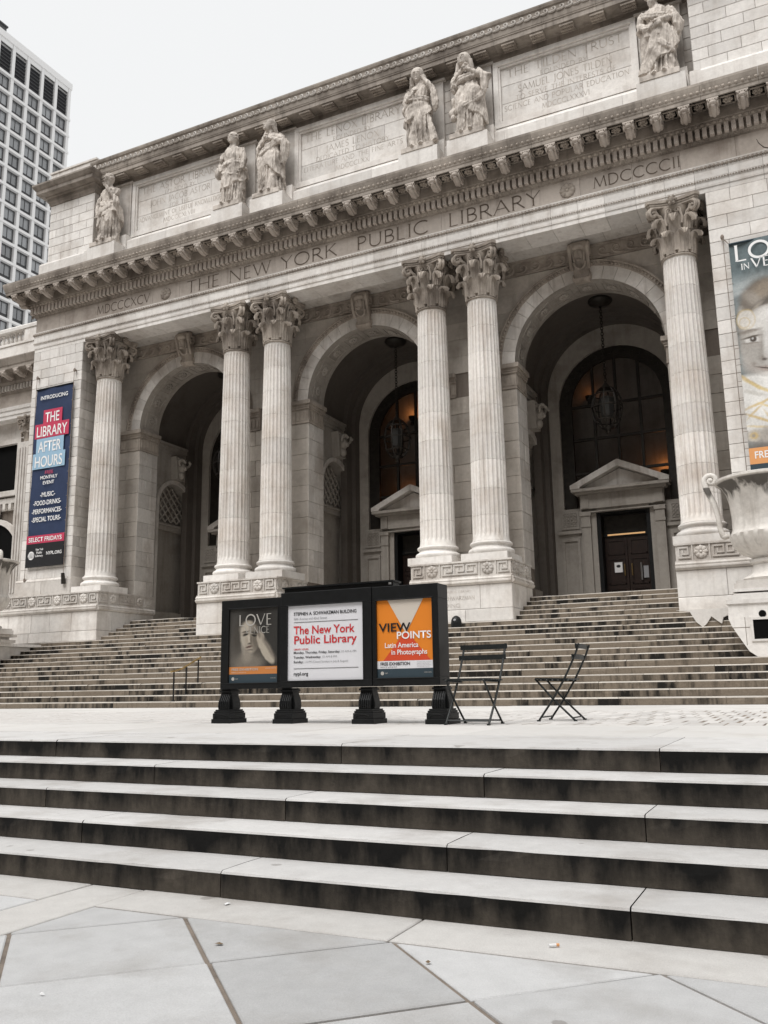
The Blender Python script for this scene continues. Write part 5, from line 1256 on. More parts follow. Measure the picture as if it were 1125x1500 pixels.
STAT = [
 (dict(seed=1, hair='beard', head=(-.02, -.08, 2.80), tilt=.22, arms=[(SH_L, (-.52, -.05, 1.80), (-.50, -.14, 1.36), 0), (SH_R, (.44, -.22, 1.86), (.04, -.30, 2.42), .55)], hem=.75, slant=.42, sa=2.4, rolls=[(160, 1.95, 340, 1.45, .06, 2), (200, 1.15, 350, 1.75, .065, 2)], knee=1, tw=1.6),
  'leftmost attic statue, bearded man in a cloak with one hand to his chin'),
 (dict(seed=2, hair='waves', head=(0, -.05, 2.80), arms=[(SH_L, (-.56, .0, 1.86), (-.40, -.20, 1.55), 0), (SH_R, (.50, -.02, 1.80), (.50, -.20, 1.36), 0)], hem=.85, slant=.25, sa=.6, orr=1.16, rolls=[(180, 1.72, 360, 1.72, .07, 2), (200, 1.5, 330, 1.1, .05, 1)], extra=[('ell', (-.55, -.10, 1.50), (.16, .12, .24)), ('box', (.46, .72, -.34, -.10, 1.26, 1.34)), ('tube', [(.5, -.2, 1.4), (.52, -.1, 1.0), (.5, 0, .6)], [.06, .1, .05])], knee=-1, folds=11),
  'attic statue of a bare-armed woman in a knotted skirt, looking straight out'),
 (dict(seed=3, hair='veil', head=(-.10, -.06, 2.80), turn=-.55, tilt=-.15, sway=-.05, arms=[(SH_L, (-.48, -.12, 1.90), (-.10, -.32, 2.16), .5), (SH_R, (.50, -.10, 1.95), (.06, -.32, 2.12), .95)], hem=.62, slant=.40, sa=3.6, rolls=[(190, 1.5, 350, 2.1, .06, 3)], knee=-1, folds=8, tw=.4, extra=[('tube', [(.30, .02, 2.35), (.55, .02, 1.9), (.58, .05, 1.45)], [.1, .16, .06])]),
  'attic statue of a veiled woman with face turned aside and hands at her breast'),
 (dict(seed=4, hair='veil', head=(-.04, -.10, 2.79), tilt=.25, turn=.2, sway=-.07, arms=[(SH_L, (-.50, -.10, 1.85), (-.12, -.32, 1.98), .5), (SH_R, (.52, -.16, 1.98), (.26, -.20, 2.50), .75)], hem=1.25, slant=.22, sa=.3, rolls=[(190, 2.05, 350, 1.75, .06, 2)], knee=1, folds=7, extra=[('ell', (-.52, .0, 1.15), (.10, .08, .16)), ('tube', [(.30, -.2, 1.2), (.42, -.15, .7), (.55, -.2, .12)], [.07, .10, .13])]),
  'attic statue of a woman lifting one hand to her shoulder, head bowed'),
 (dict(seed=5, hair='veil', head=(-.12, -.05, 2.84), turn=-.1, sway=.05, arms=[(SH_L, (-.46, -.14, 1.98), (-.02, -.34, 2.30), .3), (SH_R, (.50, -.14, 1.98), (.10, -.34, 2.22), .7)], hem=.70, slant=.38, sa=4.4, rolls=[(185, 2.0, 355, 2.15, .07, 2), (250, .9, 350, 1.4, .06, 2)], knee=-1, folds=9, extra=[('tube', [(.4, 0, 2.2), (.66, .0, 2.0), (.62, .02, 1.65)], [.08, .14, .06]), ('ell', (-.50, -.05, 1.35), (.09, .08, .2)), ('ell', (-.52, -.08, 1.0), (.13, .11, .17)), ('ell', (-.5, -.1, .78), (.09, .1, .12))]),
  'attic statue of a hooded woman holding her mantle, left of the right-hand panel'),
 (dict(seed=6, hair='beard', head=(-.06, -.08, 2.80), tilt=.12, turn=-.25, sway=.04, arms=[(SH_L, (-.46, -.12, 1.86), (-.30, -.34, 1.62), .3), (SH_R, (.50, -.12, 1.90), (.08, -.38, 1.72), .6)], hem=.55, slant=.45, sa=1.2, orr=1.18, rolls=[(200, 2.2, 330, 1.9, .06, 2), (330, .7, 220, 1.5, .06, 2)], knee=-1, folds=8, extra=[('tube', [(-.36, -.36, 1.50), (.16, -.40, 1.62)], [.10, .10]), ('box', (-.34, .12, -.40, -.37, 1.28, 1.56)), ('tube', [(.42, .02, 2.25), (.6, .02, 1.7), (.52, .04, 1.2)], [.10, .17, .07])]),
  'rightmost attic statue, long-bearded man in heavy robes holding a scroll'),
]
for cx, (prm, lab) in zip(CX, STAT):
    o = add('attic_statue', statue_mesh(prm), None, (cx-.02, 24.02, 17.57)); tag(o, lab, 'statue', 'statues along the attic')

# ------------------------------------------------------------------ urns, cheek walls, pedestal with dark opening
prof = [(.60, 2.58), (.64, 2.66), (.60, 2.70), (.48, 2.78), (.41, 2.92), (.40, 2.99), (.46, 3.02), (.46, 3.08), (.40, 3.12), (.44, 3.16), (.62, 3.25), (.76, 3.40), (.83, 3.58), (.84, 3.66), (.80, 3.70), (.78, 3.74), (.76, 3.80), (.755, 4.1), (.78, 4.4), (.83, 4.62), (.93, 4.78), (1.02, 4.86), (1.06, 4.88), (1.06, 4.93), (1.00, 4.95), (.85, 4.85), (.72, 4.5), (.68, 4.1)]
def urn(cx, cy, lab, rz, mat):
    U = thing('stone_urn', lab, 'urn', (cx, cy, 2.40), rz, 'stone urns beside the stairs')
    pz = [(r, z-2.40) for r, z in prof]
    def gad(r, z, a): return r*(.93+.085*abs(sin(11*a))**.7) if .80 < z < 1.26 else r
    sub('bowl', MB().lathe(pz, 96, mod=gad).mesh('bowl', mat, smooth=True, angle=50), U)
    sub('foot_block', MB().box(-.78, .78, -.78, .78, 0.0, .12).box(-.74, .74, -.74, .74, .121, .185).mesh('foot_block', M['marble']), U)
    for sg in (-1, 1):
        h = MB(); P = [(.88, 1.28), (.98, 1.30), (1.02, 1.5), (1.04, 1.75), (1.10, 2.05), (1.20, 2.30), (1.24, 2.42)]
        S = [(sg*a, b) for a, b in P]+[(sg*(1.13-x_), z_) for x_, z_ in [(p[0], p[1]+2.62) for p in spiral(0, 0, .155, 1.3, R(200), 20, -1)]]
        h.tube([(a, 0, b) for a, b in S], [.05, .06, .06, .06, .065, .07, .07]+[.065-.02*i/20 for i in range(21)], 8); h.ell((sg*1.13, 0, 2.62), (.055, .085, .055), 8, 6); h.ell((sg*.92, 0, 1.27), (.10, .08, .06), 8, 6)
        sub('handle', h.mesh('handle', mat, smooth=True), U)
def urn_mat():
    """pale marble with soot drips hanging below the lip"""
    m = stone('urn_marble', (0.66, 0.63, 0.59), var=.03, stain=(.20, .17, .14), stain_amt=.55, streak=.45, lo=.54, hi=.72, cloud=.9)
    t = m.node_tree; b = t.nodes['Principled BSDF']; src = b.inputs['Base Color'].links[0].from_socket
    tc = t.nodes.new('ShaderNodeTexCoord'); sx = t.nodes.new('ShaderNodeSeparateXYZ'); t.links.new(tc.outputs['Object'], sx.inputs[0])
    n = pos_noise(t, 2.6, 4, .55, (1.6, 1.6, .35)); ad = t.nodes.new('ShaderNodeMath'); ad.operation = 'MULTIPLY_ADD'; ad.inputs[1].default_value = 1.5; t.links.new(n, ad.inputs[0]); t.links.new(sx.outputs['Z'], ad.inputs[2])
    up = maprange(t, sx.outputs['Z'], 2.44, 2.47, 1, 0); dr = maprange(t, ad.outputs[0], 2.88, 3.10); mu_ = t.nodes.new('ShaderNodeMath'); mu_.operation = 'MULTIPLY'; t.links.new(up, mu_.inputs[0]); t.links.new(dr, mu_.inputs[1])
    sc = t.nodes.new('ShaderNodeMath'); sc.operation = 'MULTIPLY'; sc.inputs[1].default_value = .88; t.links.new(mu_.outputs[0], sc.inputs[0])
    t.links.new(mixc(t, sc.outputs[0], src, (.05, .043, .036)), b.inputs['Base Color']); return m
M['urn'] = urn_mat()
urn(-.66, 21.3, 'large marble urn in front of the picture banner at the right edge', 0, M['urn'])
urn(-25.55, 21.3, 'marble urn cut off by the left edge below the navy banner', R(-20), M['urn'])
PB = thing('urn_pedestal', 'white marble urn pedestal with round hole and black rectangular opening', 'pedestal', (-.66, 20.3, .93), 0)
pf = [(-1.585, 2.06), (-1.60, 1.75), (-1.55, 1.60), (-1.48, 1.47), (-1.34, 1.22), (-1.24, 1.05), (-1.10, .945), (-.9, .93), (.9, .93), (.9, 2.06)]
sub('body', MB().prism([(a+.66, b-.93) for a, b in pf], 'y', 0, 2.2).mesh('body', M['pale']), PB)
tp = MB().box(-.96, 1.55, -.04, 2.24, 1.131, 1.22).box(-.84, 1.5, .06, 2.2, 1.221, 1.32).box(-.80, 1.45, .12, 2.2, 1.321, 1.36).box(-.55, 1.4, .35, 2.0, 1.361, 1.40).box(-.82, 1.45, .14, 2.2, 1.401, 1.468); sub('cap', tp.mesh('cap', M['pale']), PB)
fm = MB()
for (a, b, c, d) in ((-.52, .30, .78, .83), (-.52, .30, .33, .372), (-.52, -.46, .373, .779), (.24, .30, .373, .779)): fm.box(a, b, -.03, .01, c, d)
sub('opening_frame', fm.mesh('opening_frame', M['pale']), PB); sub('dark_opening', MB().box(-.459, .239, -.008, .01, .373, .779).mesh('dark_opening', M['dark_hole']), PB)
sub('round_hole', MB().lathe([(.075, -.01), (.075, .01)], 18).mesh('round_hole', M['dark_hole']), PB, (-.26, 0, .90), (pi/2, 0, 0))
for zz in (.62,): sub('joint_line', MB().box(-.93, -.53, -.004, .01, zz, zz+.012).box(-.62, -.61, -.0045, .01, .25, .84).mesh('joint_line', M['mortar']), PB)
cw = MB().box(-40, -25.22, 19.4, YP+.5, 0, 2.02); CW = add('cheek_wall', cw.mesh('cheek_wall', M['mortar']), stairs)
ashlar(CW, -34, -25.20, 19.38, 0, 2.02, .5, 1.4, M['marble'], seed=700, depth=.05)
ashlar(CW, 19.38, YP, -25.20, 0, 2.02, .5, 1.3, M['marble'], seed=701, depth=.05, face='+x')
add('cheek_cap', MB().box(-40, -25.1, 19.3, YP-.02, 2.021, 2.12).mesh('cheek_cap', M['pale']), CW)
add('urn_plinth', MB().box(-26.6, -24.85, 20.45, 22.15, 2.121, 2.23).box(-26.3, -25.0, 20.6, 22.0, 2.231, 2.32).box(-26.5, -24.75, 20.5, 22.1, 2.321, 2.395).mesh('urn_plinth', M['marble']), CW)
cw2 = MB().box(-.55, 6, 20.9, YP, 0, 2.1); add('cheek_wall', cw2.mesh('cheek_wall', M['pale']), stairs)
jg = [(-2.98, 2.17), (-2.66, 2.13), (-2.52, 1.86), (-2.38, 1.735), (-2.28, 1.82), (-2.17, 1.99), (-2.02, 1.86), (-1.94, 1.80), (-1.90, 1.95), (-1.80, 2.0), (-1.66, 2.17)]
bf = tag(add('broken_facing_slab', MB().prism([(a+2.3, b-1.73) for a, b in jg], 'y', 0, .10).mesh('broken_facing_slab', M['pale']), None, (-2.3, 22.66, 1.73)), 'jagged broken marble slab standing on the stairs beside the urn pedestal', 'slab')

# ------------------------------------------------------------------ office tower behind
TW = thing('office_tower', 'tall pale office tower with a grid of square windows behind the library', 'building', (-135, 96, 0))
XT, Y0T, Y1T, ZT = -120.0, 78.0, 111.3, 117.2
NB = 10; BW = (Y1T-Y0T)/NB; FH = 3.5; ZTALL = 109.3
add('body', MB().box(-30, -.72, -18, 15.2, -1, ZT-.3).mesh('body', M['concrete']), TW, (XT, 96, 0))
PI = .62
for k in range(NB+1):
    y = Y0T+k*BW; add('pier', MB().box(-.75, 0.0, -PI/2, PI/2, 20, ZT-1.3).mesh('pier', M['concrete']), TW, (XT, y, 0))
nfl = 22
for f in range(nfl+1):
    z = ZTALL-f*FH; add('spandrel', MB().box(-.74, .12, Y0T-.4, Y1T+.42, -.24, .24).mesh('spandrel', M['concrete']), TW, (XT, 0, z))
add('parapet', MB().box(-30, .15, Y0T-.4, Y1T+.45, ZT-1.3, ZT).mesh('parapet', M['concrete']), TW, (XT, 0, 0))
dark = plain('dark_metal_frame', (0.06, 0.06, 0.062), .6)
wmsh = MB().box(-.02, .02, -1.30, 1.30, -1.51, 1.51).mesh('pane', M['tglass'])
fmsh = MB().box(-.10, .0, -.05, .05, -1.5, 1.5).box(-.10, .01, -1.27, 1.27, -.72, -.64).box(-.11, .005, -1.27, -1.15, -1.5, 1.5).box(-.11, .005, 1.15, 1.27, -1.5, 1.5).box(-.11, .006, -1.149, 1.149, 1.36, 1.5).box(-.078, -.05, -1.14, 1.14, -1.5, -.721).mesh('window', dark)
lvm = MB()
for k in range(9): lvm.box(-.2, 0, -1.19, 1.19, -3.3+k*.72, -3.2+k*.72)
lvmesh = lvm.mesh('louvre', dark)
for k in range(NB):
    y = Y0T+(k+.5)*BW
    o = add('louvre', lvmesh, TW, (XT-.2, y, ZTALL+3.2)); add('louvre_backing', MB().box(-.05, .0, -1.19, 1.19, -3, 2.2).mesh('louvre_backing', M['ink']), o, (XT-.36, y, ZTALL+3.0))
    add('louvre_lintel', MB().box(-.41, -.05, -1.29, 1.29, -.7, .7).mesh('louvre_lintel', M['concrete']), TW, (XT, y, ZTALL+6.4))
    for f in range(nfl):
        if k < 2: continue
        z = ZTALL-(f+.5)*FH; wi = add('window', fmsh, TW, (XT-.50, y, z)); add('pane', wmsh, wi, (XT-.58, y, z))
add('roof_unit', MB().box(-4, -.6, -2.0, 1.4, 0, 1.5).box(-4.2, -.4, -2.2, 1.6, 1.51, 1.8).mesh('roof_unit', dark), TW, (XT, 95.0, ZT))

# ------------------------------------------------------------------ navy banner on the left pier
BX0, BX1, BZ0, BZ1 = -26.55, -24.64, 5.08, 12.10; BWD, BH = BX1-BX0, BZ1-BZ0; YBN = 23.90
BN = thing('pier_banner', 'tall navy banner reading The Library After Hours on the left pier', 'banner', (BX0, YBN, BZ0))
P = []
for i in range(41):
    z = BH*i/40; P.append([(BWD*j/12, .016*sin(z*2.1+j*.4)+.010*sin(j*1.1+z*.8), z) for j in range(13)])
bc = MB().grid(P); bc.grid([[(a, b+.012, c) for (a, b, c) in r] for r in P]); sub('cloth', bc.mesh('cloth', M['navy'], smooth=True, fix=False), BN)
def bbox(name, f0, f1, u0, u1, mat, y): sub(name, MB().box(u0*BWD, u1*BWD, y, y+.006, BH*(1-f1), BH*(1-f0)).mesh(name, mat), BN)
bbox('crimson_box', .128, .212, .25, .76, M['crimson'], -.034); bbox('crimson_box', .206, .288, .04, .96, M['crimson'], -.036)
bbox('blue_box', .290, .378, .10, .84, M['skyblue'], -.034); bbox('blue_box', .374, .462, .03, .90, M['skyblue'], -.036)
bbox('crimson_band', .832, .876, .0, 1.0, M['crimson'], -.034); bbox('black_band', .8765, 1.0, 0, 1.0, M['ink'], -.034)
def btext(s, f, hfrac, uc, uw, mat=M['white'], bold=.006, y=-.046):
    h = hfrac*BH; me = font_mesh(s, h/.72, mat, 'CENTER', bold, width=uw*BWD); sub('lettering', me, BN, (uc*BWD, y, BH*(1-f)))
for s, f, h, uc, uw in (('INTRODUCING', .066, .022, .52, .74), ('THE', .200, .058, .50, .38), ('LIBRARY', .279, .060, .50, .82), ('AFTER', .368, .062, .47, .62), ('HOURS', .452, .062, .46, .74), ('MONTHLY', .523, .019, .50, .46), ('EVENT', .553, .019, .50, .30), ('-MUSIC-', .622, .026, .50, .40), ('-FOOD-DRINKS-', .667, .026, .50, .74), ('-PERFORMANCES-', .713, .026, .50, .80), ('-SPECIAL TOURS-', .758, .026, .50, .78), ('SELECT FRIDAYS', .866, .024, .50, .88), ('NYPL.ORG', .942, .018, .76, .40)):
    btext(s, f, h, uc, uw)
btext('FREE', .496, .019, .50, .22, M['pinkink'])
for s, f in (('New York', .915), ('Public', .932), ('Library', .949)): btext(s, f, .012, .37, .2 if s != 'Public' else .15, bold=.002)
lg = MB().lathe([(.16, 0), (.16, .004)], 24); sub('round_logo', lg.mesh('round_logo', M['white']), BN, (.15*BWD, -.036, BH*.060), (pi/2, 0, 0))
lg2 = MB()
for k in range(4): lg2.tube([(-.12+.07*k+.03*sin(t*.5), -.001, -.10+.2*t/6) for t in range(7)], .009, 4)
sub('logo_mark', lg2.mesh('logo_mark', M['ink']), BN, (.15*BWD, -.044, BH*.060))
for sg, x in ((-1, -.02), (1, BWD+.02)):
    c = MB().tube([(x, .0, -.45), (x, -.01, BH+.5)], .012, 5)
    for k in range(15): c.tube([(x, -.005, BH*(k+.5)/15), (x-sg*.05, -.02, BH*(k+.5)/15+.02)], .012, 4)
    sub('cable', c.mesh('cable', M['rope']), BN)
    hk = MB()
    for z in (-.48, BH+.52): hk.tube([(x+.05*cos(2*pi*t/8), 0, z+.07*sin(2*pi*t/8)) for t in range(9)], .014, 5); hk.box(x-.03, x+.03, -.02, .10, z-.03, z+.03)
    sub('hook', hk.mesh('hook', M['rope']), BN)
sub('bottom_batten', MB().tube([(0, -.01, 0), (BWD, -.01, 0)], .03, 6).mesh('bottom_batten', M['black']), BN); sub('top_batten', MB().tube([(0, -.01, BH), (BWD, -.01, BH)], .03, 6).mesh('top_batten', M['black']), BN)
sub('floodlight', MB().tube([(BWD+.12, -.05, -.75), (BWD+.12, -.12, -.35)], [.09, .06], 8).mesh('floodlight', M['bronze']), BN)

# ------------------------------------------------------------------ picture banner on the right pier
CX0, CZ0, CZ1 = -1.02, 5.64, 12.02; CWD, CH = 1.95, CZ1-CZ0
SK, SK2, HR, GD = (.42, .40, .375), (.34, .32, .295), (.17, .145, .12), (.52, .38, .16)
pic = picture('printed_portrait_banner', (.12, .155, .165), [
 (.7, 4.95, 1.4, .52, 6, (.235, .265, .27), .3, .9), (.30, 5.15, .45, .10, 25, (.33, .355, .355), .6, .7), (.10, 4.75, .30, .08, 30, (.15, .17, .175), .6, .7), (.25, 4.95, .35, .05, 12, (.38, .40, .40), .6, .6),
 (.95, 4.55, .82, .74, -14, HR, .10, 1), (.72, 4.95, .28, .20, 35, (.27, .225, .175), .4, .9), (.45, 4.72, .16, .24, 40, (.30, .27, .235), .4, .8), (.95, 4.70, .40, .09, 20, (.10, .085, .07), .5, .8), (.70, 4.55, .34, .06, 24, (.09, .075, .062), .5, .8), (.50, 4.45, .22, .05, 40, (.32, .285, .24), .5, .7), (.22, 4.22, .17, .42, -8, (.20, .175, .15), .3, 1), (.14, 4.40, .09, .13, 0, (.40, .385, .36), .5, .8), (.13, 4.0, .09, .18, 0, (.13, .11, .095), .5, .8),
 (.86, 3.42, .80, 1.06, 4, SK, .05, 1), (.80, 4.05, .62, .34, 10, (.64, .625, .60), .35, .9), (.16, 3.2, .18, .75, 5, SK2, .6, .8),
 (.24, 4.18, .24, .28, 0, (.50, .38, .17), .10, .7), (.245, 4.175, .215, .255, 0, (.62, .60, .57), .10, .9), (.20, 4.10, .13, .15, 0, (.50, .38, .17), .12, .7), (.20, 4.10, .11, .13, 0, (.60, .58, .55), .12, .9),
 (.30, 3.83, .25, .055, 4, (.15, .125, .10), .45, .95), (.34, 3.70, .25, .12, 0, (.40, .375, .345), .6, .8), (.355, 3.585, .20, .080, -8, (.60, .585, .565), .2, 1), (.375, 3.60, .088, .085, 0, (.075, .062, .052), .22, 1), (.36, 3.61, .03, .03, 0, (.5, .5, .49), .4, .8), (.34, 3.665, .23, .026, 2, (.09, .075, .06), .5, 1), (.36, 3.50, .22, .022, -8, (.22, .19, .165), .5, .8), (.40, 3.42, .24, .06, -6, (.37, .34, .315), .6, .7),
 (1.15, 3.80, .27, .055, -4, (.15, .125, .10), .45, .95), (1.15, 3.58, .20, .080, 4, (.60, .585, .565), .2, 1), (1.15, 3.60, .088, .085, 0, (.075, .062, .052), .22, 1), (1.15, 3.66, .23, .026, 0, (.09, .075, .06), .5, 1),
 (.55, 3.42, .07, .36, -6, (.36, .335, .31), .6, .7), (.68, 3.38, .08, .42, -4, (.66, .65, .63), .5, .8), (.62, 3.06, .15, .07, 0, (.30, .27, .245), .55, .9), (.60, 3.02, .06, .03, 0, (.12, .10, .09), .5, .9), (.68, 3.10, .08, .07, 0, (.62, .60, .58), .5, .8),
 (.66, 2.76, .30, .075, -14, (.36, .30, .27), .4, .9), (.64, 2.775, .34, .018, -16, (.10, .08, .07), .5, 1), (.70, 2.64, .20, .045, -6, (.58, .55, .52), .5, .8), (.33, 2.93, .07, .05, 0, (.24, .21, .185), .6, .8), (.72, 2.53, .25, .05, -4, (.30, .27, .24), .6, .7), (.25, 2.85, .14, .25, 20, (.34, .31, .285), .6, .6),
 (.62, 1.70, 1.3, .86, -22, (.66, .65, .625), .06, 1), (.20, 2.45, .40, .045, -40, GD, .5, .8), (.45, 2.25, .50, .040, -34, (.60, .48, .24), .5, .8), (.25, 2.15, .35, .05, -20, (.46, .44, .40), .5, .6), (.40, 1.85, .42, .035, 18, GD, .5, .8), (.25, 1.65, .25, .03, 40, GD, .5, .7), (.62, 1.70, .30, .03, -30, (.60, .48, .24), .5, .8), (.35, 1.42, .40, .035, -28, GD, .5, .8), (.62, 1.35, .28, .035, -60, GD, .5, .7), (.30, 1.22, .32, .03, -12, (.62, .50, .28), .5, .7),
 (.55, .92, .9, .20, -6, (.33, .31, .285), .35, .9), (.16, 1.00, .17, .16, 0, (.47, .43, .37), .12, .9), (.16, 1.00, .10, .09, 0, GD, .3, .8), (.14, 1.00, .05, .045, 0, (.3, .27, .23), .4, .9), (.45, .98, .12, .22, 0, (.45, .42, .38), .2, .8), (.8, .72, 1.0, .10, 0, (.20, .185, .165), .4, .8)], warp=.03, wscale=5.0, grain=.16)
CB = thing('picture_banner', 'large picture banner with a painted face and white title on the right pier', 'banner', (CX0, 23.90, CZ0))
P = []
for i in range(61):
    z = CH*i/60; P.append([(CWD*j/24, .03*sin(z*2.3+j*.25)+.02*sin(j*.5-z*3.1)+.014*sin(6*z+.5*j), z) for j in range(25)])
sub('cloth', MB().grid(P).mesh('cloth', pic, smooth=True, fix=False), CB)
tt = MB(); roman(tt, 'LOVE', .12, -.085, CH-.56, .45, 1.72, sw=.15); sub('title', tt.mesh('title', M['white'], fix=False), CB)
tt = MB(); roman(tt, 'IN', .26, -.085, CH-.83, .17, None, sw=.14); roman(tt, 'VENICE', .52, -.085, CH-.83, .27, 1.32, sw=.15); sub('title', tt.mesh('title', M['white'], fix=False), CB)
sub('salmon_band', MB().box(0, CWD, -.075, -.065, .235, .66).mesh('salmon_band', M['salmon']), CB); sub('slate_band', MB().box(0, CWD, -.075, -.065, 0, .234).mesh('slate_band', M['slate']), CB)
sub('lettering', font_mesh('FREE EXHIBITION', .26, M['white'], 'LEFT', .008, width=1.66), CB, (.12, -.08, .38))
c = MB().tube([(-.10, .0, -.5), (-.13, -.01, CH+.22)], .010, 5)
for k in range(14): c.tube([(-.10, -.0, CH*(k+.5)/14), (.03, -.02, CH*(k+.5)/14)], .007, 4)
c.tube([(-.13, 0, CH+.22), (.02, -.01, CH)], .012, 5); sub('cable', c.mesh('cable', M['rope']), CB)
sub('hook', MB().ell((-.14, .02, CH+.27), (.05, .05, .08), 8, 6).mesh('hook', M['rope']), CB)
sub('top_batten', MB().tube([(0, -.01, CH), (CWD, -.01, CH)], .03, 6).mesh('top_batten', M['slate']), CB)
# ------------------------------------------------------------------ library sign board on the plaza
SX, SY = -5.39, 9.45
SG = thing('sign_board', 'black three-panel library sign with opening hours and two exhibition posters', 'sign', (SX, SY, 0))
def sbox(name, x0, x1, y0, y1, z0, z1, mat, ch=.008): return sub(name, MB().box(x0-SX, x1-SX, y0-SY, y1-SY, z0, z1).mesh(name, mat), SG)
def frame(x0, x1, z0, z1, px0, px1, pz0, pz1, y0, y1):
    m = MB()
    for (a, b, c, d) in ((x0, x1, pz1, z1), (x0, x1, z0, pz0), (x0, px0, pz0+.0005, pz1-.0005), (px1, x1, pz0+.0005, pz1-.0005)): m.box(a-SX, b-SX, y0-SY, y1-SY, c, d)
    e = .012                                          # thin inner bead round the poster
    for (a, b, c, d) in ((px0-e, px1+e, pz1, pz1+e), (px0-e, px1+e, pz0-e, pz0), (px0-e, px0, pz0, pz1), (px1, px1+e, pz0, pz1)): m.box(a-SX, b-SX, y0-SY-.007, y0-SY+.01, c, d)
    m.box(x0-SX+.004, x1-SX-.004, y0-SY+.06, y1-SY-.004, z0+.004, z1-.004)
    f = sub('panel_frame', m.mesh('panel_frame', M['black']), SG)
    bv = f.modifiers.new('b', 'BEVEL'); bv.width = .004; bv.segments = 1
    return f
Fl = frame(-6.91, -5.992, .425, 1.555, -6.79, -6.05, .50, 1.437, 9.45, 9.72)
Fc = frame(-5.990, -4.722, .43, 1.60, -5.895, -4.838, .514, 1.43, 9.43, 9.75)
Fr = frame(-4.720, -3.865, .432, 1.598, -4.665, -3.945, .525, 1.43, 9.445, 9.75)
sbox('header_box', -5.98, -4.46, 9.50, 9.68, 1.601, 1.655, M['black']); sbox('header_lid', -6.0, -4.44, 9.47, 9.70, 1.656, 1.675, M['black'])
sbox('header_stud', -4.50, -4.475, 9.462, 9.5, 1.622, 1.645, M['steel'])
def post(name, x0, x1, z0, z1, mat, y, par): return sub(name, MB().box(x0-SX, x1-SX, y-SY, y-SY+.004, z0, z1).mesh(name, mat), par)
def ptext(par, s, x, z, h, mat, width=None, bold=0.0, y=9.47, align='LEFT'): return sub('lettering', font_mesh(s, h/.70, mat, align, bold, width=width), par, (x-SX, y-SY, z))
# left poster
L0, L1, LZ0, LZ1 = -6.79, -6.05, .50, 1.437; lw, lh = L1-L0, LZ1-LZ0
DK, MD, LT = (.022, .020, .018), (.065, .056, .046), (.27, .235, .19)
pp = picture('printed_portrait_poster', (.040, .038, .034), [
 (.10, .25, .20, .34, 0, (.075, .068, .060), .6, .8), (.42, .52, .27, .25, 15, DK, .25, 1), (.20, .42, .12, .16, 0, (.045, .040, .034), .4, .8), (.60, .20, .2, .4, 0, (.03, .028, .025), .5, .9),
 (.28, .06, .24, .12, 0, (.17, .15, .125), .3, 1), (.10, .24, .09, .20, -14, (.10, .09, .078), .5, .8), (.13, .36, .08, .16, -10, (.05, .043, .035), .5, .8), (.27, .15, .075, .10, 0, (.26, .23, .19), .4, .9),
 (.315, .375, .135, .205, 14, (.34, .30, .245), .08, 1), (.28, .47, .10, .085, 10, (.46, .41, .34), .5, .9), (.41, .34, .085, .19, 12, (.10, .085, .068), .45, .85), (.20, .33, .03, .12, 8, (.42, .38, .32), .6, .7),
 (.245, .408, .046, .019, 10, (.10, .085, .07), .5, .9), (.245, .406, .034, .012, 10, (.02, .017, .014), .35, 1), (.375, .392, .040, .013, -4, (.018, .015, .012), .4, 1), (.245, .442, .055, .011, 12, (.06, .05, .04), .4, .9), (.38, .425, .05, .011, -8, (.035, .03, .025), .4, .9),
 (.300, .345, .016, .065, 8, (.50, .44, .365), .5, .8), (.330, .335, .014, .06, 8, (.12, .10, .08), .5, .8), (.308, .288, .028, .012, 0, (.07, .058, .047), .5, .9), (.302, .250, .050, .013, 8, (.10, .06, .05), .4, 1), (.306, .228, .036, .010, 4, (.40, .34, .285), .5, .7), (.312, .210, .05, .010, 0, (.10, .085, .07), .5, .8),
 (.555, .20, .070, .20, 34, (.40, .355, .29), .12, 1), (.475, .355, .055, .085, 14, (.38, .335, .275), .15, 1), (.45, .40, .02, .05, 20, (.16, .135, .11), .4, .8), (.60, .23, .03, .18, 34, (.14, .12, .10), .5, .8)], warp=.016, wscale=11, grain=.10)
sub('poster', MB().quad((0, 0, 0), (lw, 0, 0), (lw, 0, lh*.785), (0, 0, lh*.785)).mesh('poster', pp, fix=False), Fl, (L0-SX, .022, LZ0+lh*.215))
post('orange_band', L0, L1, LZ0+lh*.115, LZ0+lh*.2145, M['band_or'], 9.471, Fl); post('slate_band', L0, L1, LZ0, LZ0+lh*.1145, M['slate'], 9.471, Fl)
M['pale_ink'] = ink('pale_grey_print', (.46, .44, .41))
t = MB(); roman(t, 'LOVE', L0-SX+.145, .016, LZ1-.215, .135, .50, sw=.12); sub('title', t.mesh('title', M['pale_ink'], fix=False), Fl)
t = MB(); roman(t, 'VENICE', L0-SX+.24, .016, LZ1-.318, .082, .37, sw=.12); sub('title', t.mesh('title', ink('dim_grey_print', (.36, .345, .32)), fix=False), Fl)
ptext(Fl, 'FREE EXHIBITION', L0+.04, LZ0+lh*.163, .030, M['pale_ink'], .40, .001, 9.467); ptext(Fl, 'MARCH 12 AUGUST 26', L0+.04, LZ0+lh*.132, .013, M['cream'], .22, 0, 9.467); ptext(Fl, 'LOVE IN VENICE', L0+.55, LZ0+lh*.182, .012, M['cream'], .16, 0, 9.467)
sub('round_logo', MB().lathe([(.022, 0), (.022, .002)], 16).mesh('round_logo', M['pale_ink']), Fl, (L0-SX+.065, .018, LZ0+.05), (pi/2, 0, 0)); ptext(Fl, 'nypl', L0+.10, LZ0+.045, .016, M['pale_ink'], None, 0, 9.467); ptext(Fl, 'NYPL.ORG', L0+.63, LZ0+.05, .010, M['pale_ink'], .08, 0, 9.467)
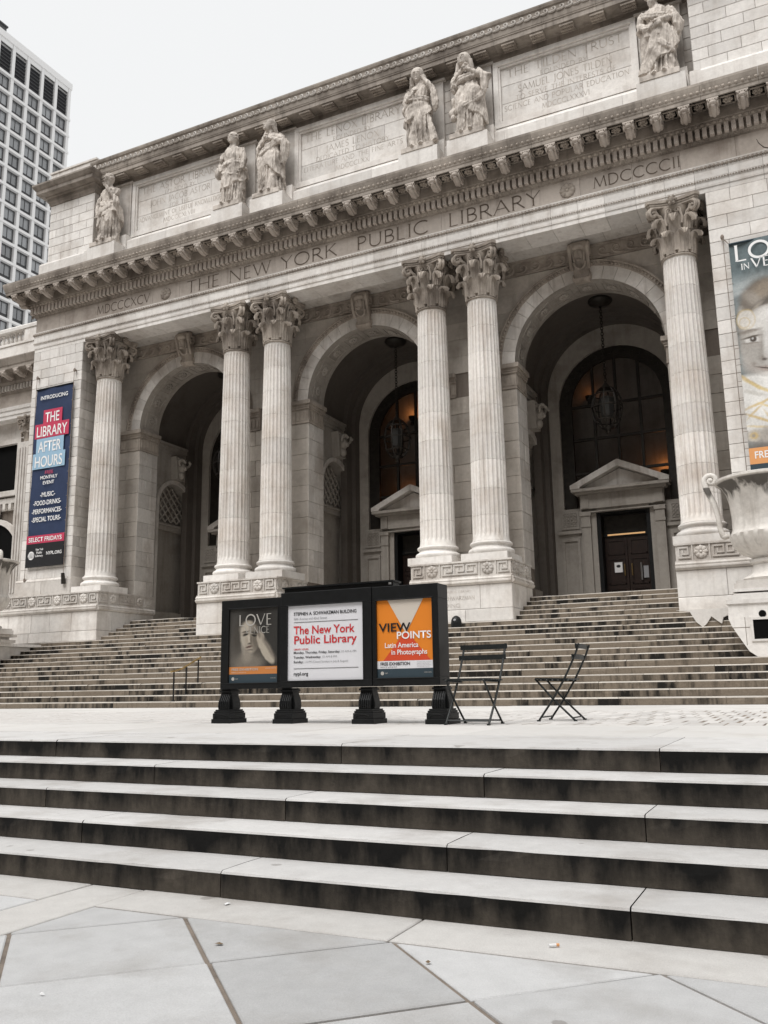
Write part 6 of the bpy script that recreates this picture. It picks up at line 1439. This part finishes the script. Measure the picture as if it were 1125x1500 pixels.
# middle panel
C0, C1, CZ0_, CZ1_ = -5.895, -4.838, .514, 1.43
post('poster', C0, C1, CZ0_, CZ1_, M['poster_white'], 9.452, Fc)
cy = 9.4475
for s, x, z, h, mt, wd, bo in (('STEPHEN A. SCHWARZMAN BUILDING', .085, .795, .040, M['ink'], .88, .0012), ('Fifth Avenue and 42nd Street', .085, .738, .030, M['grey'], .47, 0), ('The New York', .085, .565, .098, M['red'], .855, .0045), ('Public Library', .085, .445, .098, M['red'], .875, .0045), ('LIBRARY HOURS', .085, .368, .020, M['red'], .21, .0005), ('Monday, Thursday, Friday, Saturday:', .085, .325, .027, M['ink'], .65, .0012), ('10 AM-6 PM', .75, .325, .025, M['grey'], .20, 0), ('Tuesday, Wednesday:', .085, .268, .027, M['ink'], .385, .0012), ('10 AM-8 PM', .485, .268, .025, M['grey'], .20, 0), ('Sunday:', .085, .212, .027, M['ink'], .14, .0012), ('1-5 PM (Closed Sundays in July & August)', .24, .212, .025, M['grey'], .60, 0), ('nypl.org', .085, .062, .042, M['ink'], .205, .001)):
    ptext(Fc, s, C0+x, CZ0_+z, h, mt, wd, bo, cy)
for z in (.708, .142): post('rule', C0+.085, C0+.985, CZ0_+z, CZ0_+z+.004, M['ink'], 9.448, Fc)
# right poster
r0, r1, rz0, rz1 = -4.665, -3.945, .525, 1.43; rw, rh = r1-r0, rz1-rz0
post('poster', r0, r1, rz0, rz1, M['orange'], 9.470, Fr)
def tri(name, pts, mat, y): sub(name, MB().prism([(r0-SX+a*rw, rz0+b*rh) for a, b in pts], 'y', y-SY, y-SY+.002).mesh(name, mat), Fr)
tri('cream_wedge', [(.20, 1), (.84, 1), (.525, .56)], M['cream'], 9.4665); tri('red_wedge', [(.525, .60), (.95, .215), (.11, .215)], M['redor'], 9.4655)
post('white_band', r0, r1, rz0+rh*.115, rz0+rh*.214, M['poster_white'], 9.4660, Fr); post('black_band', r0, r1, rz0, rz0+rh*.1145, M['slate'], 9.4660, Fr)
for s, x, z, h, mt, wd, bo in (('VIEW', .03, .595, .098, M['ink'], .415, .003), ('POINTS', .255, .497, .083, M['white'], .435, .003), ('Latin America', .10, .385, .058, M['white'], .43, .001), ('in Photographs', .185, .295, .058, M['white'], .455, .001)):
    ptext(Fr, s, r0+x, rz0+rh*.0+z*rh/.905*.9, h, mt, wd, bo, 9.4615)
ptext(Fr, 'FREE EXHIBITION', r0+.04, rz0+rh*.158, .036, M['ink'], .38, .001, 9.4615); ptext(Fr, 'MARCH 23 - JUNE 28, 2019', r0+.04, rz0+rh*.128, .013, M['ink'], .21, 0, 9.4615)
for k in range(4): ptext(Fr, 'Wachenheim Gallery Third Floor', r0+.51, rz0+rh*(.188-.02*k), .010, M['grey'], .18-.02*(k % 2), 0, 9.4615)
sub('round_logo', MB().lathe([(.022, 0), (.022, .002)], 16).mesh('round_logo', M['pale_ink']), Fr, (r0-SX+.065, .015, rz0+.052), (pi/2, 0, 0)); ptext(Fr, 'nypl', r0+.10, rz0+.047, .015, M['pale_ink'], None, 0, 9.4615); ptext(Fr, 'NYPL.ORG', r0+.60, rz0+.05, .012, M['pale_ink'], .09, 0, 9.4615)
# four cast-iron legs with scrolled fronts
lg = MB()
lg.box(-.145, .145, -.185, .185, 0, .055); lg.box(-.132, .132, -.172, .172, .056, .125)
for (h0, h1, a, b) in ((.126, .150, .122, .162), (.151, .170, .110, .150)): lg.box(-a, a, -b, b, h0, h1)
pr_ = [(-.135, .171), (-.145, .21), (-.135, .27), (-.108, .32), (-.085, .36), (-.075, .40), (-.09, .425), (.09, .425), (.075, .40), (.085, .36), (.108, .32), (.135, .27), (.145, .21), (.135, .171)]
lg.prism(pr_, 'x', -.075, .075)
lg.prism([(-.105, .171), (-.112, .22), (-.10, .28), (-.082, .34), (-.075, .426), (.075, .426), (.082, .34), (.10, .28), (.112, .22), (.105, .171)], 'y', -.07, .07)
for k in range(5): lg.tube([(-.056+.028*k, -.140, .18), (-.056+.028*k, -.150, .215), (-.056+.028*k, -.140, .27), (-.056+.028*k, -.113, .32), (-.056+.028*k, -.09, .36)], .0105, 5)
lg.box(-.085, .085, -.105, .105, .385, .408); lg.tube([(.09*cos(pi*t/10), -.176, .075+.035*sin(pi*t/10)) for t in range(11)], .006, 4)
lgm = lg.mesh('leg', M['black'])
for x in (-6.86, -5.94, -4.84, -3.90):
    o = sub('leg', lgm, SG, (x-SX, .14, 0)); b_ = o.modifiers.new('b', 'BEVEL'); b_.width = .005; b_.segments = 2; b_.limit_method = 'ANGLE'

# ------------------------------------------------------------------ folding bistro chairs
def chair(loc, rz, lab):
    C = thing('folding_chair', lab, 'chair', loc, rz, 'folding chairs on the plaza')
    hw = .26
    for sg in (-1, 1):
        x = sg*hw
        sub('back_leg_frame', MB().tube([(x, .30, .885), (x, .255, .77), (x, .17, .60), (x, .10, .47), (x, -.05, .235), (x, -.215, .012)], .0125, 6).mesh('back_leg_frame', M['chair'], smooth=True), C)
        xi = sg*(hw-.03); sub('front_leg_frame', MB().tube([(xi, -.25, .485), (xi, -.03, .235), (xi, .20, .012)], .0125, 6).mesh('front_leg_frame', M['chair'], smooth=True), C)
        sub('foot_cap', MB().box(x-.014, x+.014, -.24, -.20, 0, .016).box(xi-.014, xi+.014, .185, .225, 0, .016).mesh('foot_cap', M['chair']), C)
    for k in range(6): y = -.24+k*.068; sub('seat_slat', MB().box(-hw-.015+.03*(k % 2)*0, hw+.015, y, y+.052, .482-.002*k, .498-.002*k).mesh('seat_slat', M['chair']), C)
    sub('seat_rail', MB().tube([(-hw+.03, -.22, .472), (-hw+.03, .13, .462)], .010, 5).tube([(hw-.03, -.22, .472), (hw-.03, .13, .462)], .010, 5).mesh('seat_rail', M['chair']), C)
    for (y, z, ry) in ((.292, .855, .35), (.245, .735, .40)):
        m = MB(); P = []
        for j in range(9):
            u = -1+2*j/8; xx = u*(hw+.035); yy = y-.02+.028*(1-u*u); P.append((xx, yy))
        for a, b in zip(P, P[1:]): m.prism([(a[0], a[1]-.012), (b[0], b[1]-.012), (b[0], b[1]+.0), (a[0], a[1]+.0)], 'z', z-.028, z+.028)
        sub('back_slat', m.mesh('back_slat', M['chair']), C)
    for (y, z, q) in ((-.19, .045, hw), (.175, .04, hw-.03)): sub('stretcher', MB().tube([(-q, y, z), (q, y, z)], .009, 5).mesh('stretcher', M['chair']), C)
chair((-3.46, 9.47, 0), R(-6), 'dark folding slatted chair half hidden behind the sign board')
chair((-2.76, 10.55, 0), R(-90), 'dark folding slatted chair standing alone, seen from the side')

# ------------------------------------------------------------------ handrails, lamp, twig, litter
def rail(x, lab, y0=18.45):
    H = thing('stair_handrail', lab, 'handrail', (x, y0, 0), 0, 'handrails on the stairs')
    def zt(dy): return .93+.40*max(0, dy-.25)
    pts = [(0, -.12, .90), (0, .0, .92)] + [(0, d, zt(d)+.03) for d in (.3, .6, .9, 1.1)]
    sub('rail', MB().tube(pts, .026, 8).mesh('rail', M['brass'], smooth=True), H)
    for d, zb in ((.0, R2), (.50, 2*R2), (1.0, 3*R2)): sub('post', MB().tube([(0, d, zb-.0), (0, d, zt(d)+.02)], .021, 7).mesh('post', M['black']), H); sub('base_plate', MB().lathe([(.05, zb), (.05, zb+.015), (.03, zb+.03)], 10, (0, d, 0)).mesh('base_plate', M['black']), H)
rail(-14.95, 'thin handrail with brass top on the stairs left of the sign')
rail(-12.95, 'thin handrail mostly hidden behind the sign board')
FL = thing('floodlight', 'small black dome floodlight at the foot of the inscribed pedestal', 'lamp', (-9.0, 23.32, 13*R2))
sub('dome', MB().lathe([(.15, 0), (.155, .12), (.14, .22), (.10, .29), (.04, .33), (.01, .335)], 18).mesh('dome', M['black'], smooth=True), FL); sub('lens', MB().ell((0, -.12, .20), (.05, .03, .04), 10, 6).mesh('lens', M['grey']), FL)
TR = thing('bare_tree', 'bare twig reaching in at the right edge beside the cornice', 'tree', (4.2, 13.2, 0))
def limb(P, r0, r1, name): n = len(P); sub(name, MB().tube([(a-4.2, b-13.2, c) for a, b, c in P], [r0+(r1-r0)*i/(n-1) for i in range(n)], 7).mesh(name, M['bark'], smooth=True), TR)
limb([(4.2, 13.2, 0), (4.25, 13.2, 1.5), (4.15, 13.25, 3.2), (4.2, 13.3, 5)], .20, .13, 'trunk')
limb([(4.2, 13.3, 5), (3.6, 13.7, 6.3), (2.6, 14.2, 7.6), (1.5, 14.7, 8.6), (.7, 14.95, 9.15)], .10, .02, 'branch')
limb([(.7, 14.95, 9.15), (.22, 15, 9.24), (.06, 15, 9.33), (-.01, 15, 9.43), (-.035, 15, 9.51)], .013, .005, 'twig')
limb([(.7, 14.95, 9.15), (.9, 15.1, 9.7), (1.3, 15.2, 10.4)], .025, .008, 'branch'); limb([(4.2, 13.3, 5), (4.6, 13.1, 6.8), (5.2, 12.8, 8.6), (5.4, 12.7, 10.2)], .11, .02, 'branch'); limb([(2.6, 14.2, 7.6), (2.5, 14.1, 8.8), (2.8, 14, 10)], .05, .01, 'branch')
for (x, y, rz, lab) in ((-1.19, 4.17, .6, 'white cigarette end on the strip below the front steps'),):
    c = thing('cigarette_end', lab, 'litter', (x, y, ZS+.012), rz); sub('paper', MB().tube([(-.022, 0, 0), (.012, 0, 0)], .0065, 8).mesh('paper', M['paper']), c); sub('filter', MB().tube([(.0121, 0, 0), (.026, 0, 0)], .0066, 8).mesh('filter', M['salmon']), c)
def scrap(x, y, z, s, mat, lab, name, seed):
    rg = random.Random(seed); m = MB(); n = 7; P = [(s*cos(2*pi*k/n)*rg.uniform(.5, 1), s*.6*sin(2*pi*k/n)*rg.uniform(.5, 1), rg.uniform(.002, .008)) for k in range(n)]
    for k in range(n): m.poly([(0, 0, .012), P[k], P[(k+1) % n]]); m.poly([(0, 0, .009), P[(k+1) % n], P[k]])
    tag(add(name, m.mesh(name, mat, fix=False), None, (x, y, z), rg.uniform(0, 3)), lab, 'litter')
leafm = plain('dry_leaf', (.16, .11, .06), .8)
scrap(-3.05, 4.28, ZS+.003, .035, M['paper'], 'crumpled pale scrap against the lowest step at left', 'paper_scrap', 1)
scrap(-2.85, 2.78, ZS+.003, .014, M['paper'], 'tiny white scrap on a grey slab at lower left', 'paper_scrap', 2)
scrap(-2.62, 3.62, ZS+.003, .028, leafm, 'dry brown leaf on a slab left of centre', 'dry_leaf', 3)
scrap(-1.62, 3.74, ZS+.003, .022, leafm, 'curled dry leaf on a slab near the centre of the pavement', 'dry_leaf', 4)
